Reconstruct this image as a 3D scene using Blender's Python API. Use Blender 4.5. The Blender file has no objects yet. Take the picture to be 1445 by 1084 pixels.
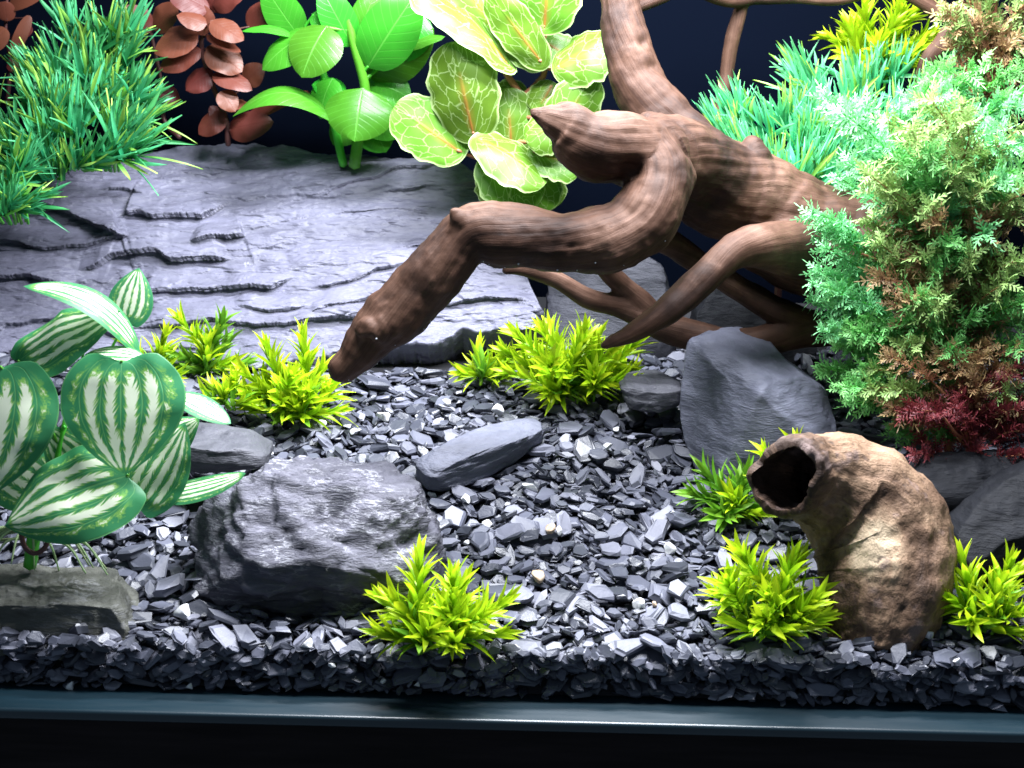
import bpy, bmesh, math, random
import numpy as np
from mathutils import Vector, Matrix

# ----------------------------------------------------------------- camera, world, lights (lengths in cm, S turns them to metres)
S = 0.01
R = math.radians
scene = bpy.context.scene
COL = scene.collection
PW, PH = 1445.0, 1084.0
F = 2199.0
CAM = np.array([0.0, -70.0, 33.4])
PITCH, ROLL = R(14.0), R(1.39)
fw = np.array([0, math.cos(PITCH), -math.sin(PITCH)])
r0 = np.array([1.0, 0, 0]); u0 = np.array([0, math.sin(PITCH), math.cos(PITCH)])
rt = math.cos(ROLL)*r0 + math.sin(ROLL)*u0
up = -math.sin(ROLL)*r0 + math.cos(ROLL)*u0

cam_d = bpy.data.cameras.new("camera"); cam = bpy.data.objects.new("camera", cam_d); COL.objects.link(cam)
cam_d.sensor_width = 36.0; cam_d.lens = 36.0*F/PW
cam_d.clip_start = 0.02; cam_d.clip_end = 20
m = Matrix.Identity(4)
for i in range(3):
    m[i][0] = rt[i]; m[i][1] = up[i]; m[i][2] = -fw[i]; m[i][3] = CAM[i]*S
cam.matrix_world = m
cam_d.dof.use_dof = True; cam_d.dof.focus_distance = 0.87; cam_d.dof.aperture_fstop = 18
scene.camera = cam

world = bpy.data.worlds.new("World"); scene.world = world; world.use_nodes = True
world.node_tree.nodes["Background"].inputs[0].default_value = (0.55, 0.75, 1.0, 1)
world.node_tree.nodes["Background"].inputs[1].default_value = 0.19

def area_light(name, loc, size, power, color, rot=(0, 0, 0)):
    d = bpy.data.lights.new(name, 'AREA'); d.shape = 'RECTANGLE'
    d.size, d.size_y = size[0]*S, size[1]*S; d.energy = power; d.color = color
    o = bpy.data.objects.new(name, d); COL.objects.link(o)
    o.location = Vector(loc)*S; o.rotation_euler = rot
    return o
# the aquarium's LED bar across the top of the tank: two strips of diodes
area_light("tank_light", (7, 21, 54), (38, 4.0), 9.6, (0.90, 0.93, 1.0))
area_light("tank_light", (4, 4, 54), (42, 4.0), 7.6, (0.90, 0.93, 1.0))

vs = scene.view_settings
vs.view_transform = 'Standard'; vs.look = 'None'; vs.exposure = 0.22; vs.gamma = 1.0; vs.use_curve_mapping = False
scene.render.engine = 'CYCLES'
scene.cycles.max_bounces = 4; scene.cycles.diffuse_bounces = 2; scene.cycles.glossy_bounces = 1; scene.cycles.transmission_bounces = 2

# ----------------------------------------------------------------- helpers
rng = np.random.default_rng(7); random.seed(7)
def ray(px, py):
    return fw + rt*((px-PW/2)/F) - up*((py-PH/2)/F)
def P(px, py, Y):                       # the point at depth Y behind the front glass
    d = ray(px, py); return CAM + d*((Y-CAM[1])/d[1])
GZ, GS = 2.35, 0.268
def ground(x, y): return GZ + GS*y
def G(px, py):                          # the point of the gravel slope
    d = ray(px, py); t = (GZ+GS*CAM[1]-CAM[2])/(d[2]-GS*d[1]); return CAM + d*t
def sc(Y): return (Y-CAM[1])/F*1.03     # cm per photo pixel at depth Y
def V(a): return Vector((float(a[0]), float(a[1]), float(a[2])))
def nrm(a):
    a = np.asarray(a, float); return a/(np.linalg.norm(a)+1e-12)

_perm = np.random.default_rng(3).permutation(256); _perm = np.concatenate([_perm, _perm, _perm])
_grad = np.random.default_rng(4).normal(size=(256, 3)); _grad /= np.linalg.norm(_grad, axis=1)[:, None]
def perlin(p):
    p = np.asarray(p, float); i = np.floor(p).astype(int); f = p-i; i &= 255
    u = f*f*f*(f*(f*6-15)+10); out = np.zeros(len(p))
    for dx in (0, 1):
        for dy in (0, 1):
            for dz in (0, 1):
                h = _perm[_perm[_perm[i[:, 0]+dx]+i[:, 1]+dy]+i[:, 2]+dz]
                g = _grad[h]
                d = g[:, 0]*(f[:, 0]-dx)+g[:, 1]*(f[:, 1]-dy)+g[:, 2]*(f[:, 2]-dz)
                w = (u[:, 0] if dx else 1-u[:, 0])*(u[:, 1] if dy else 1-u[:, 1])*(u[:, 2] if dz else 1-u[:, 2])
                out += d*w
    return out*1.5
def fbm(p, oct=4, gain=0.5):
    p = np.asarray(p, float); s = np.zeros(len(p)); a = 1.0
    for k in range(oct):
        s += a*perlin(p*(2.03**k)+k*17.3); a *= gain
    return s

def mesh(name, verts, faces, mat=None, smooth=True, uv=None):
    me = bpy.data.meshes.new(name)
    me.from_pydata((np.asarray(verts, float)*S).tolist(), [], faces)
    if smooth: me.shade_smooth()
    if mat: me.materials.append(mat)
    if uv is not None:
        uv = np.asarray(uv, float); l = me.uv_layers.new(name="UVMap")
        idx = np.empty(len(me.loops), dtype=np.int32); me.loops.foreach_get("vertex_index", idx)
        l.data.foreach_set("uv", uv[idx].astype(np.float32).ravel())
    return me
def link(name, me, parent=None, loc=None):
    o = bpy.data.objects.new(name, me); COL.objects.link(o)
    if parent is not None: o.parent = parent
    if loc is not None: o.location = V(loc)*S
    return o
def thing(name, label, cat, base, group=None):
    o = bpy.data.objects.new(name, None); COL.objects.link(o); o.empty_display_size = 0.01
    o.location = V(base)*S; return tag(o, label, cat, group)
def tag(o, label=None, cat=None, group=None, kind=None):
    if label: o["label"] = label
    if cat: o["category"] = cat
    if group: o["group"] = group
    if kind: o["kind"] = kind
    return o

def catmull(pts, n):
    pts = np.asarray(pts, float); k = len(pts)
    if k == 2: return np.array([pts[0]+(pts[1]-pts[0])*t for t in np.linspace(0, 1, n)])
    e = np.vstack([2*pts[0]-pts[1], pts, 2*pts[-1]-pts[-2]]); out = []
    for t in np.linspace(0, k-1-1e-6, n):
        i = int(t); f = t-i; a, b, c, d = e[i], e[i+1], e[i+2], e[i+3]
        out.append(0.5*((2*b)+(-a+c)*f+(2*a-5*b+4*c-d)*f*f+(-a+3*b-3*c+d)*f**3))
    return np.array(out)
def frames(pts):
    t = np.gradient(pts, axis=0); t /= np.linalg.norm(t, axis=1)[:, None]+1e-12
    n = np.cross(t[0], [0.3, 1, 0.2]); n /= np.linalg.norm(n); N, B = [], []
    for i in range(len(pts)):
        n = n-t[i]*np.dot(n, t[i]); n /= np.linalg.norm(n)+1e-12
        N.append(n); B.append(np.cross(t[i], n))
    return t, np.array(N), np.array(B)
def tube(pts, rad, sides=8, V0=None, F0=None):
    """closed tube, appended to lists"""
    V0 = [] if V0 is None else V0; F0 = [] if F0 is None else F0
    pts = np.asarray(pts, float); rad = np.broadcast_to(np.asarray(rad, float), (len(pts),))
    t, N, B = frames(pts); b = len(V0); n = len(pts)
    for i in range(n):
        for k in range(sides):
            a = 2*math.pi*k/sides
            V0.append(pts[i]+rad[i]*(math.cos(a)*N[i]+math.sin(a)*B[i]))
    for i in range(n-1):
        for k in range(sides):
            k2 = (k+1) % sides
            F0.append((b+i*sides+k, b+i*sides+k2, b+(i+1)*sides+k2, b+(i+1)*sides+k))
    V0.append(pts[0]-t[0]*rad[0]*0.6); V0.append(pts[-1]+t[-1]*rad[-1]*0.6); c0 = len(V0)-2
    for k in range(sides):
        k2 = (k+1) % sides
        F0.append((b+k2, b+k, c0)); F0.append((b+(n-1)*sides+k, b+(n-1)*sides+k2, c0+1))
    return V0, F0

# ----------------------------------------------------------------- materials
class NT:
    def __init__(s, name):
        s.m = bpy.data.materials.new(name); s.m.use_nodes = True; s.t = s.m.node_tree; s.t.nodes.clear()
        s.out = s.n('ShaderNodeOutputMaterial')
    def n(s, typ, ins=None, **props):
        x = s.t.nodes.new(typ)
        for k, v in props.items(): setattr(x, k, v)
        for k, v in (ins or {}).items():
            if isinstance(v, bpy.types.NodeSocket): s.t.links.new(v, x.inputs[k])
            else: x.inputs[k].default_value = v
        return x
    def math(s, op, a, b=0.0, c=0.0):
        x = s.n('ShaderNodeMath', {0: a, 1: b, 2: c}, operation=op); return x.outputs[0]
    def mix(s, f, a, b):
        x = s.n('ShaderNodeMix', data_type='RGBA')
        for k, v in ((0, f), (6, a), (7, b)):
            if isinstance(v, bpy.types.NodeSocket): s.t.links.new(v, x.inputs[k])
            else: x.inputs[k].default_value = v if k == 0 else (*v, 1) if len(v) == 3 else v
        return x.outputs[2]
    def ramp(s, f, stops):
        x = s.n('ShaderNodeValToRGB', {0: f}); cr = x.color_ramp
        while len(cr.elements) < len(stops): cr.elements.new(0.5)
        for e, (p, c) in zip(cr.elements, stops):
            e.position = p; e.color = (*c, 1) if len(c) == 3 else c
        return x.outputs[0]
    def noise(s, vec, scale, detail=4, rough=0.55, dist=0.0):
        x = s.n('ShaderNodeTexNoise', {'Scale': scale, 'Detail': detail, 'Roughness': rough, 'Distortion': dist})
        if vec is not None: s.t.links.new(vec, x.inputs['Vector'])
        return x.outputs['Fac']
    def coord(s, which='Object'): return s.n('ShaderNodeTexCoord').outputs[which]
    def mapping(s, vec, scale=(1, 1, 1), rot=(0, 0, 0)):
        return s.n('ShaderNodeMapping', {'Vector': vec, 'Scale': scale, 'Rotation': rot}).outputs[0]
    def bump(s, h, strength=0.5, dist=0.001):
        return s.n('ShaderNodeBump', {'Height': h, 'Strength': strength, 'Distance': dist}).outputs[0]
    def principled(s, **k):
        x = s.n('ShaderNodeBsdfPrincipled')
        for a, v in k.items():
            a = a.replace('_', ' ')
            if isinstance(v, bpy.types.NodeSocket): s.t.links.new(v, x.inputs[a])
            else: x.inputs[a].default_value = (*v, 1) if isinstance(v, tuple) and len(v) == 3 and a != 'Subsurface Radius' else v
        return x.outputs[0]
    def done(s, sh): s.t.links.new(sh, s.out.inputs[0]); return s.m

def slate_mat(name, dark, light, strat=(1, 1, 5), rot=(0, 0, 0), vein=0.0, rough=0.55, scale=60, bump=0.6, spec=0.4):
    t = NT(name); o = t.coord('Object')
    v = t.mapping(o, strat, rot)
    a = t.noise(v, scale, 8, 0.62, 0.4); b = t.noise(o, scale*0.35, 4); c = t.noise(v, scale*5, 5, 0.7)
    f = t.math('ADD', t.math('MULTIPLY', a, 0.6), t.math('MULTIPLY', b, 0.45))
    col = t.ramp(f, [(0.32, dark), (0.72, light)])
    if vein:
        w = t.noise(t.mapping(v, (1, 1, 1.6)), scale*0.6, 7, 0.66, 0.3)
        k = t.math('SUBTRACT', 1.0, t.math('MULTIPLY', t.math('ABSOLUTE', t.math('SUBTRACT', w, 0.5)), 34.0))
        k = t.math('MULTIPLY', t.math('MULTIPLY', t.math('MAXIMUM', k, 0.0), vein), t.math('MINIMUM', t.math('MAXIMUM', t.math('MULTIPLY', t.math('SUBTRACT', t.noise(o, scale*0.5, 3), 0.42), 6.0), 0.0), 1.0))
        col = t.mix(k, col, (0.42, 0.42, 0.46))
    h = t.math('ADD', a, t.math('MULTIPLY', c, 0.35))
    return t.done(t.principled(Base_Color=col, Roughness=rough, Normal=t.bump(h, bump, 0.0018), Specular_IOR_Level=spec))

M = {}
def slab_mat():
    t = NT('slate_slab'); o = t.coord('Object'); sp = t.n('ShaderNodeSeparateXYZ', {0: o})
    down = t.math('ADD', t.math('MULTIPLY', sp.outputs[2], -0.80), t.math('MULTIPLY', sp.outputs[1], -0.60))   # down the face, metres
    down = t.math('ADD', down, t.math('MULTIPLY', sp.outputs[0], -0.14))
    st = t.mapping(o, (1.0, 4.0, 4.0), (0, R(8), 0))
    a = t.noise(st, 26, 8, 0.6, 0.3); b = t.noise(o, 12, 4); c = t.noise(o, 420, 4, 0.7)
    col = t.ramp(t.math('ADD', t.math('MULTIPLY', a, 0.55), t.math('MULTIPLY', b, 0.5)), [(0.36, (0.090, 0.090, 0.124)), (0.66, (0.158, 0.158, 0.22))])
    h = t.math('MULTIPLY', a, 0.7)
    for fq, k, seed in ((75.0, 1.6, 3.0), (190.0, 1.4, 9.0)):
        w = t.noise(t.mapping(o, (9.0, 30.0, 30.0), (0, R(seed), 0)), fq/75.0, 5, 0.6)
        sw = t.math('FRACT', t.math('ADD', t.math('MULTIPLY', down, fq), t.math('MULTIPLY', w, 5.0)))
        mk = t.math('MINIMUM', t.math('MAXIMUM', t.math('MULTIPLY', t.math('SUBTRACT', t.noise(t.mapping(o, (1, 3, 3)), 18+seed, 3), 0.47), 7.0), 0.0), 1.0)
        h = t.math('ADD', h, t.math('MULTIPLY', t.math('MULTIPLY', sw, mk), k*75.0/fq))
        edge = t.math('MULTIPLY', t.math('MAXIMUM', t.math('SUBTRACT', 1.0, t.math('MULTIPLY', sw, 16.0)), 0.0), mk)
        col = t.mix(t.math('MULTIPLY', edge, 0.35), col, (0.30, 0.30, 0.36))
    h = t.math('ADD', h, t.math('MULTIPLY', c, 0.12))
    sc_ = t.math('MINIMUM', t.math('MAXIMUM', t.math('MULTIPLY', t.math('SUBTRACT', t.noise(o, 60, 6, 0.7), 0.70), 12.0), 0.0), 0.7)
    col = t.mix(sc_, col, (0.40, 0.40, 0.44))
    return t.done(t.principled(Base_Color=col, Roughness=0.55, Normal=t.bump(h, 0.9, 0.0022), Specular_IOR_Level=0.4))
M['slab'] = slab_mat()
M['rock_veined'] = slate_mat('veined_slate', (0.03, 0.03, 0.04), (0.135, 0.132, 0.17), (1, 1.2, 3.6), (R(25), R(-14), 0), vein=0.7, scale=75, bump=1.3)
M['rock_blue'] = slate_mat('blue_slate', (0.085, 0.09, 0.12), (0.175, 0.182, 0.24), (1, 1, 3.4), (0, R(25), 0), scale=60, bump=0.9)
M['rock_dark'] = slate_mat('dark_slate', (0.035, 0.037, 0.045), (0.10, 0.10, 0.12), (1, 1, 4), scale=70, bump=0.8)
M['rock_black'] = slate_mat('black_slate', (0.005, 0.0055, 0.007), (0.016, 0.017, 0.021), (1, 1, 4), scale=70, bump=0.8, spec=0.12)  # slate with the shade of bush and driftwood put into its colour
M['rock_black2'] = slate_mat('shaded_slate', (0.02, 0.021, 0.027), (0.06, 0.061, 0.077), (1, 1, 4), scale=70, bump=0.8, spec=0.2)  # milder shaded copy: shadow behind the driftwood arm is in the colour
M['rock_mossy'] = slate_mat('mossy_slate', (0.035, 0.038, 0.03), (0.12, 0.12, 0.10), (1, 1, 3), vein=0.35, scale=70, bump=1.0)

def chip_mat():
    t = NT('slate_chip'); oi = t.n('ShaderNodeObjectInfo').outputs['Random']
    gi = t.n('ShaderNodeNewGeometry').outputs['Random Per Island']
    r = t.math('FRACT', t.math('ADD', oi, gi)); o = t.coord('Object')
    col = t.ramp(r, [(0.0, (0.024, 0.027, 0.038)), (0.4, (0.060, 0.065, 0.090)), (0.75, (0.108, 0.114, 0.156)), (0.93, (0.17, 0.174, 0.222)), (1.0, (0.34, 0.34, 0.40))])
    n = t.noise(o, 260, 5, 0.65); n2 = t.noise(o, 900, 3)
    col = t.mix(t.math('MULTIPLY', n, 0.5), col, (0.06, 0.062, 0.075))
    return t.done(t.principled(Base_Color=col, Roughness=t.math('MULTIPLY_ADD', r, 0.25, 0.34), Normal=t.bump(t.math('ADD', n, t.math('MULTIPLY', n2, .3)), 0.35, 0.0008)))
M['chip'] = chip_mat()
def pebble_mat(name, a, b):
    t = NT(name); o = t.coord('Object'); n = t.noise(o, 180, 5, 0.6)
    return t.done(t.principled(Base_Color=t.ramp(n, [(0.35, a), (0.65, b)]), Roughness=0.35, Subsurface_Weight=0.15, Subsurface_Radius=(0.004, 0.004, 0.004), Normal=t.bump(n, 0.3, 0.0008)))
M['quartz'] = pebble_mat('quartz', (0.50, 0.50, 0.52), (0.82, 0.82, 0.82))
M['tan_pebble'] = pebble_mat('tan_pebble', (0.42, 0.27, 0.16), (0.75, 0.62, 0.48))

def plain(name, col, rough=0.5, **k):
    t = NT(name); return t.done(t.principled(Base_Color=col, Roughness=rough, **k))
def ledge_mat():
    t = NT('ledge_plastic'); o = t.coord('Object'); n = t.noise(t.mapping(o, (6, 60, 60)), 4, 4); n2 = t.noise(o, 700, 3)
    return t.done(t.principled(Base_Color=(0.004, 0.016, 0.024), Roughness=t.math('MULTIPLY_ADD', n, 0.25, 0.26), Specular_IOR_Level=0.45,
                               Coat_Weight=0.3, Coat_Roughness=0.2, Normal=t.bump(n2, 0.08, 0.0005)))
M['ledge'] = ledge_mat()
def stand_mat():
    t = NT('black_laminate'); o = t.coord('Object'); n = t.noise(t.mapping(o, (1, 1, 14)), 9, 5, 0.6)
    return t.done(t.principled(Base_Color=t.ramp(n, [(0.4, (0.006, 0.004, 0.004)), (0.7, (0.016, 0.011, 0.011))]), Roughness=0.5, Specular_IOR_Level=0.1))
M['stand'] = stand_mat()
M['back'] = plain('black_backdrop', (0.0016, 0.0026, 0.006), 0.9, Specular_IOR_Level=0.0)
M['soil'] = plain('dark_substrate', (0.02, 0.02, 0.024), 0.9)

def leaf_mat(name, col, tip=None, trans=0.35, rough=0.42, var=0.12, noisescale=120, vein=None, spec=0.4, tcol=None):
    """glossy plastic or silk leaf: diffuse and translucent; colour shifts a little leaf to leaf"""
    t = NT(name); uv = t.n('ShaderNodeUVMap').outputs[0]; sep = t.n('ShaderNodeSeparateXYZ', {0: uv})
    o = t.coord('Object'); r = t.n('ShaderNodeObjectInfo').outputs['Random']
    gi = t.n('ShaderNodeNewGeometry').outputs['Random Per Island']
    r = t.math('FRACT', t.math('ADD', r, gi))
    c = t.mix(1.0, col, col)
    if tip: c = t.mix(t.math('POWER', sep.outputs[1], 1.6), col, tip)
    n = t.noise(o, noisescale, 3)
    hsv = t.n('ShaderNodeHueSaturation', {'Color': c, 'Hue': t.math('MULTIPLY_ADD', r, var*0.25, 0.5-var*0.125), 'Saturation': 1.0,
                                          'Value': t.math('MULTIPLY_ADD', n, 0.5, t.math('MULTIPLY_ADD', r, var*4, 0.75-var*2))})
    c = hsv.outputs[0]
    h = n
    if vein:
        c, h = vein(t, sep, c, o)
    p = t.principled(Base_Color=c, Roughness=rough, Specular_IOR_Level=spec, Normal=t.bump(h, 0.25, 0.0008))
    tr = t.n('ShaderNodeBsdfTranslucent', {'Color': c if tcol is None else t.mix(0.6, c, tcol)}).outputs[0]
    mx = t.n('ShaderNodeMixShader', {0: trans, 1: p, 2: tr}).outputs[0]
    return t.done(mx)

def midrib(dark, amt=0.5, side=9.0):
    def f(t, sep, c, o):
        s = t.math('ABSOLUTE', t.math('MULTIPLY_ADD', sep.outputs[0], 2.0, -1.0)); v = sep.outputs[1]
        mid = t.math('MAXIMUM', t.math('SUBTRACT', 1.0, t.math('MULTIPLY', s, 22.0)), 0.0)
        ph = t.math('SUBTRACT', t.math('MULTIPLY', v, side), t.math('MULTIPLY', s, 2.2))
        sv = t.math('PINGPONG', ph, 0.5); sv = t.math('MAXIMUM', t.math('SUBTRACT', 1.0, t.math('MULTIPLY', sv, 12.0)), 0.0)
        k = t.math('MAXIMUM', mid, t.math('MULTIPLY', sv, 0.35))
        return t.mix(t.math('MULTIPLY', k, amt), c, dark), t.math('SUBTRACT', 0.0, k)
    return f
def net_veins(t, sep, c, o):             # pale net of veins with a rusty midrib
    s = t.math('ABSOLUTE', t.math('MULTIPLY_ADD', sep.outputs[0], 2.0, -1.0)); v = sep.outputs[1]
    dn = t.math('MULTIPLY', t.math('SUBTRACT', t.noise(o, 260, 2), 0.5), 0.09)
    vo = t.n('ShaderNodeTexVoronoi', {'Vector': t.n('ShaderNodeCombineXYZ', {0: t.math('ADD', sep.outputs[0], dn), 1: t.math('SUBTRACT', t.math('ADD', v, dn), t.math('MULTIPLY', s, 0.35)), 2: t.n('ShaderNodeObjectInfo').outputs['Random']}).outputs[0], 'Scale': 5.2, 'Randomness': 1.0}, feature='DISTANCE_TO_EDGE')
    k = t.math('MAXIMUM', t.math('SUBTRACT', 1.0, t.math('MULTIPLY', vo.outputs['Distance'], 24.0)), 0.0)
    edge = t.math('MAXIMUM', t.math('MULTIPLY', t.math('SUBTRACT', s, 0.9), 8.0), 0.0)
    k = t.math('MINIMUM', t.math('ADD', t.math('MULTIPLY', k, 0.42), edge), 0.8)
    c = t.mix(k, c, (0.62, 0.80, 0.36))
    mid = t.math('MAXIMUM', t.math('SUBTRACT', 1.0, t.math('MULTIPLY', s, 16.0)), 0.0)
    blush = t.math('MULTIPLY', t.math('MAXIMUM', t.math('SUBTRACT', 1.0, t.math('MULTIPLY', s, 4.5)), 0.0), t.noise(o, 220, 3))
    fade = t.math('MAXIMUM', t.math('SUBTRACT', 1.0, t.math('MULTIPLY', v, 1.45)), 0.0)
    k2 = t.math('MULTIPLY', t.math('MINIMUM', t.math('ADD', mid, blush), 1.0), t.math('POWER', fade, 0.6))
    return t.mix(k2, c, (0.36, 0.15, 0.03)), t.math('ADD', k, mid)
def variegated(t, sep, c, o):            # cream bars between green veins, green rim
    sg = t.math('MULTIPLY_ADD', sep.outputs[0], 2.0, -1.0); s0 = t.math('ABSOLUTE', sg); v = sep.outputs[1]
    comb = t.n('ShaderNodeCombineXYZ', {0: sg, 1: v, 2: t.n('ShaderNodeObjectInfo').outputs['Random']}).outputs[0]
    j = t.noise(t.mapping(comb, (6.0, 17.0, 5.0)), 1.0, 5, 0.75)
    jj = t.math('MULTIPLY', t.math('SUBTRACT', j, 0.5), 0.8)
    big = t.math('MULTIPLY', t.math('SUBTRACT', t.noise(t.mapping(comb, (2.2, 2.6, 3.0)), 1.0, 2), 0.5), 0.30)
    s = t.math('ADD', s0, t.math('MULTIPLY', big, 0.25))
    pp = t.math('PINGPONG', t.math('ADD', s, 0.0), 0.165)                     # 0 on a vein, .165 between
    comb2 = t.n('ShaderNodeCombineXYZ', {0: sg, 1: t.math('SUBTRACT', v, t.math('MULTIPLY', pp, 0.9)), 2: t.n('ShaderNodeObjectInfo').outputs['Random']}).outputs[0]
    fea = t.math('MULTIPLY', t.math('SUBTRACT', t.noise(t.mapping(comb2, (2.2, 30.0, 5.0)), 1.0, 4, 0.72), 0.5), 0.30)
    white = t.math('MULTIPLY', t.math('SUBTRACT', t.math('ADD', pp, t.math('ADD', fea, t.math('MULTIPLY', big, 0.5))), 0.040), 15.0)
    white = t.math('MINIMUM', t.math('MAXIMUM', white, 0.0), 1.0)
    rim = t.math('MULTIPLY', t.math('SUBTRACT', 0.82, t.math('ADD', s, t.math('MULTIPLY', jj, 0.7))), 7.0)
    rim = t.math('MINIMUM', t.math('MAXIMUM', rim, 0.0), 1.0)
    ends = t.math('MINIMUM', t.math('MAXIMUM', t.math('MULTIPLY', t.math('SUBTRACT', t.math('ADD', v, t.math('MULTIPLY', jj, .3)), 0.07), 12.0), 0.0), 1.0)
    ends2 = t.math('MINIMUM', t.math('MAXIMUM', t.math('MULTIPLY', t.math('SUBTRACT', 0.97, v), 14.0), 0.0), 1.0)
    k = t.math('MULTIPLY', t.math('MULTIPLY', white, rim), t.math('MULTIPLY', ends, ends2))
    lime = t.mix(t.noise(t.mapping(comb, (9, 12, 3)), 1.0, 2), (0.13, 0.40, 0.06), (0.36, 0.60, 0.12))
    c = t.mix(t.math('MINIMUM', t.math('MULTIPLY', k, 2.0), 1.0), c, lime)
    k3 = t.math('MINIMUM', t.math('MAXIMUM', t.math('MULTIPLY', t.math('SUBTRACT', k, 0.5), 4.0), 0.0), 1.0)
    c = t.mix(k3, c, (0.80, 0.86, 0.66))
    line = t.math('MAXIMUM', t.math('SUBTRACT', 1.0, t.math('MULTIPLY', pp, 60.0)), 0.0)
    return t.mix(t.math('MULTIPLY', line, 0.55), c, (0.22, 0.50, 0.16)), t.math('SUBTRACT', 0.0, line)

M['lime'] = leaf_mat('lime_leaf', (0.27, 0.50, 0.01), (0.62, 0.80, 0.02), 0.38, 0.4, 0.10)
M['lime_dark'] = leaf_mat('mid_green_leaf', (0.10, 0.28, 0.02), (0.22, 0.46, 0.03), 0.35, 0.45, 0.08)
M['broad'] = leaf_mat('broad_green_leaf', (0.055, 0.30, 0.02), None, 0.38, 0.30, 0.16, 45, midrib((0.20, 0.62, 0.10), 0.55), 0.5)
M['scallop'] = leaf_mat('scalloped_leaf', (0.105, 0.235, 0.018), None, 0.32, 0.42, 0.10, 60, net_veins)
M['red'] = leaf_mat('rust_leaf', (0.125, 0.030, 0.020), None, 0.25, 0.45, 0.12, 60, midrib((0.12, 0.025, 0.02), 0.3))
M['varieg'] = leaf_mat('variegated_leaf', (0.04, 0.24, 0.095), None, 0.32, 0.45, 0.04, 60, variegated)
M['grass'] = leaf_mat('teal_grass', (0.02, 0.26, 0.09), (0.10, 0.45, 0.17), 0.30, 0.42, 0.16)
M['grass_mint'] = leaf_mat('mint_grass', (0.03, 0.40, 0.16), (0.20, 0.62, 0.30), 0.32, 0.42, 0.14)  # teal grass again, strong light on the right side brightened into its colour
M['grass_tip'] = leaf_mat('pale_grass', (0.10, 0.40, 0.06), (0.42, 0.68, 0.12), 0.30, 0.42, 0.10)
M['fern_green'] = leaf_mat('feather_green', (0.11, 0.44, 0.09), (0.25, 0.60, 0.19), 0.30, 0.45, 0.10)
M['fern_mint'] = leaf_mat('feather_mint', (0.13, 0.52, 0.19), (0.28, 0.68, 0.30), 0.30, 0.45, 0.08)
M['fern_olive'] = leaf_mat('feather_olive', (0.26, 0.34, 0.10), (0.36, 0.56, 0.18), 0.30, 0.45, 0.12)
M['fern_brown'] = leaf_mat('feather_brown', (0.28, 0.11, 0.06), (0.34, 0.24, 0.11), 0.28, 0.5, 0.10)
M['fern_maroon'] = leaf_mat('feather_maroon', (0.12, 0.012, 0.022), (0.22, 0.04, 0.045), 0.28, 0.5, 0.08)
M['stem_green'] = leaf_mat('green_stem', (0.08, 0.40, 0.03), None, 0.1, 0.35)
M['stem_lime'] = leaf_mat('lime_stem', (0.20, 0.42, 0.02), None, 0.1, 0.4)
M['stem_rust'] = leaf_mat('rust_stem', (0.36, 0.15, 0.075), None, 0.05, 0.45)
M['stem_dark'] = leaf_mat('dark_stem', (0.09, 0.035, 0.03), None, 0.05, 0.45)
M['root_pale'] = leaf_mat('pale_root', (0.42, 0.55, 0.28), None, 0.35, 0.4)

def wood_mat():
    t = NT('driftwood'); a = t.n('ShaderNodeAttribute', attribute_name='grain').outputs['Vector']; o = t.coord('Object')
    g = t.noise(t.mapping(a, (2.6, 2.6, 0.14)), 1.3, 7, 0.62, 0.4); g2 = t.noise(t.mapping(a, (5, 5, 0.22)), 2.4, 5, 0.65, 0.2)
    big = t.noise(o, 26, 4, 0.55); pit = t.noise(o, 330, 3, 0.6)
    f = t.math('ADD', t.math('MULTIPLY', g, 0.34), t.math('MULTIPLY', big, 0.68))
    c = t.ramp(f, [(0.32, (0.011, 0.0055, 0.004)), (0.43, (0.035, 0.0165, 0.0105)), (0.56, (0.076, 0.0385, 0.025)), (0.74, (0.165, 0.096, 0.069))])
    dk = t.math('MINIMUM', t.math('MAXIMUM', t.math('MULTIPLY', t.math('SUBTRACT', 0.36, pit), 14.0), 0.0), 1.0)
    crack = t.math('MINIMUM', t.math('MAXIMUM', t.math('MULTIPLY', t.math('SUBTRACT', 0.33, g2), 12.0), 0.0), 1.0)
    c = t.mix(t.math('MULTIPLY', t.math('MAXIMUM', dk, crack), 0.45), c, (0.035, 0.018, 0.013))
    stn = t.math('MINIMUM', t.math('MAXIMUM', t.math('MULTIPLY', t.math('SUBTRACT', t.noise(o, 17, 5, 0.62, 0.4), 0.54), 9.0), 0.0), 1.0)
    c = t.mix(t.math('MULTIPLY', stn, 0.7), c, (0.018, 0.010, 0.008))
    h = t.math('ADD', t.math('MULTIPLY', g2, 0.9), t.math('ADD', g, t.math('MULTIPLY', pit, 0.5)))
    return t.done(t.principled(Base_Color=c, Roughness=0.62, Normal=t.bump(h, 0.38, 0.0010), Specular_IOR_Level=0.16))
M['wood'] = wood_mat()
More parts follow.
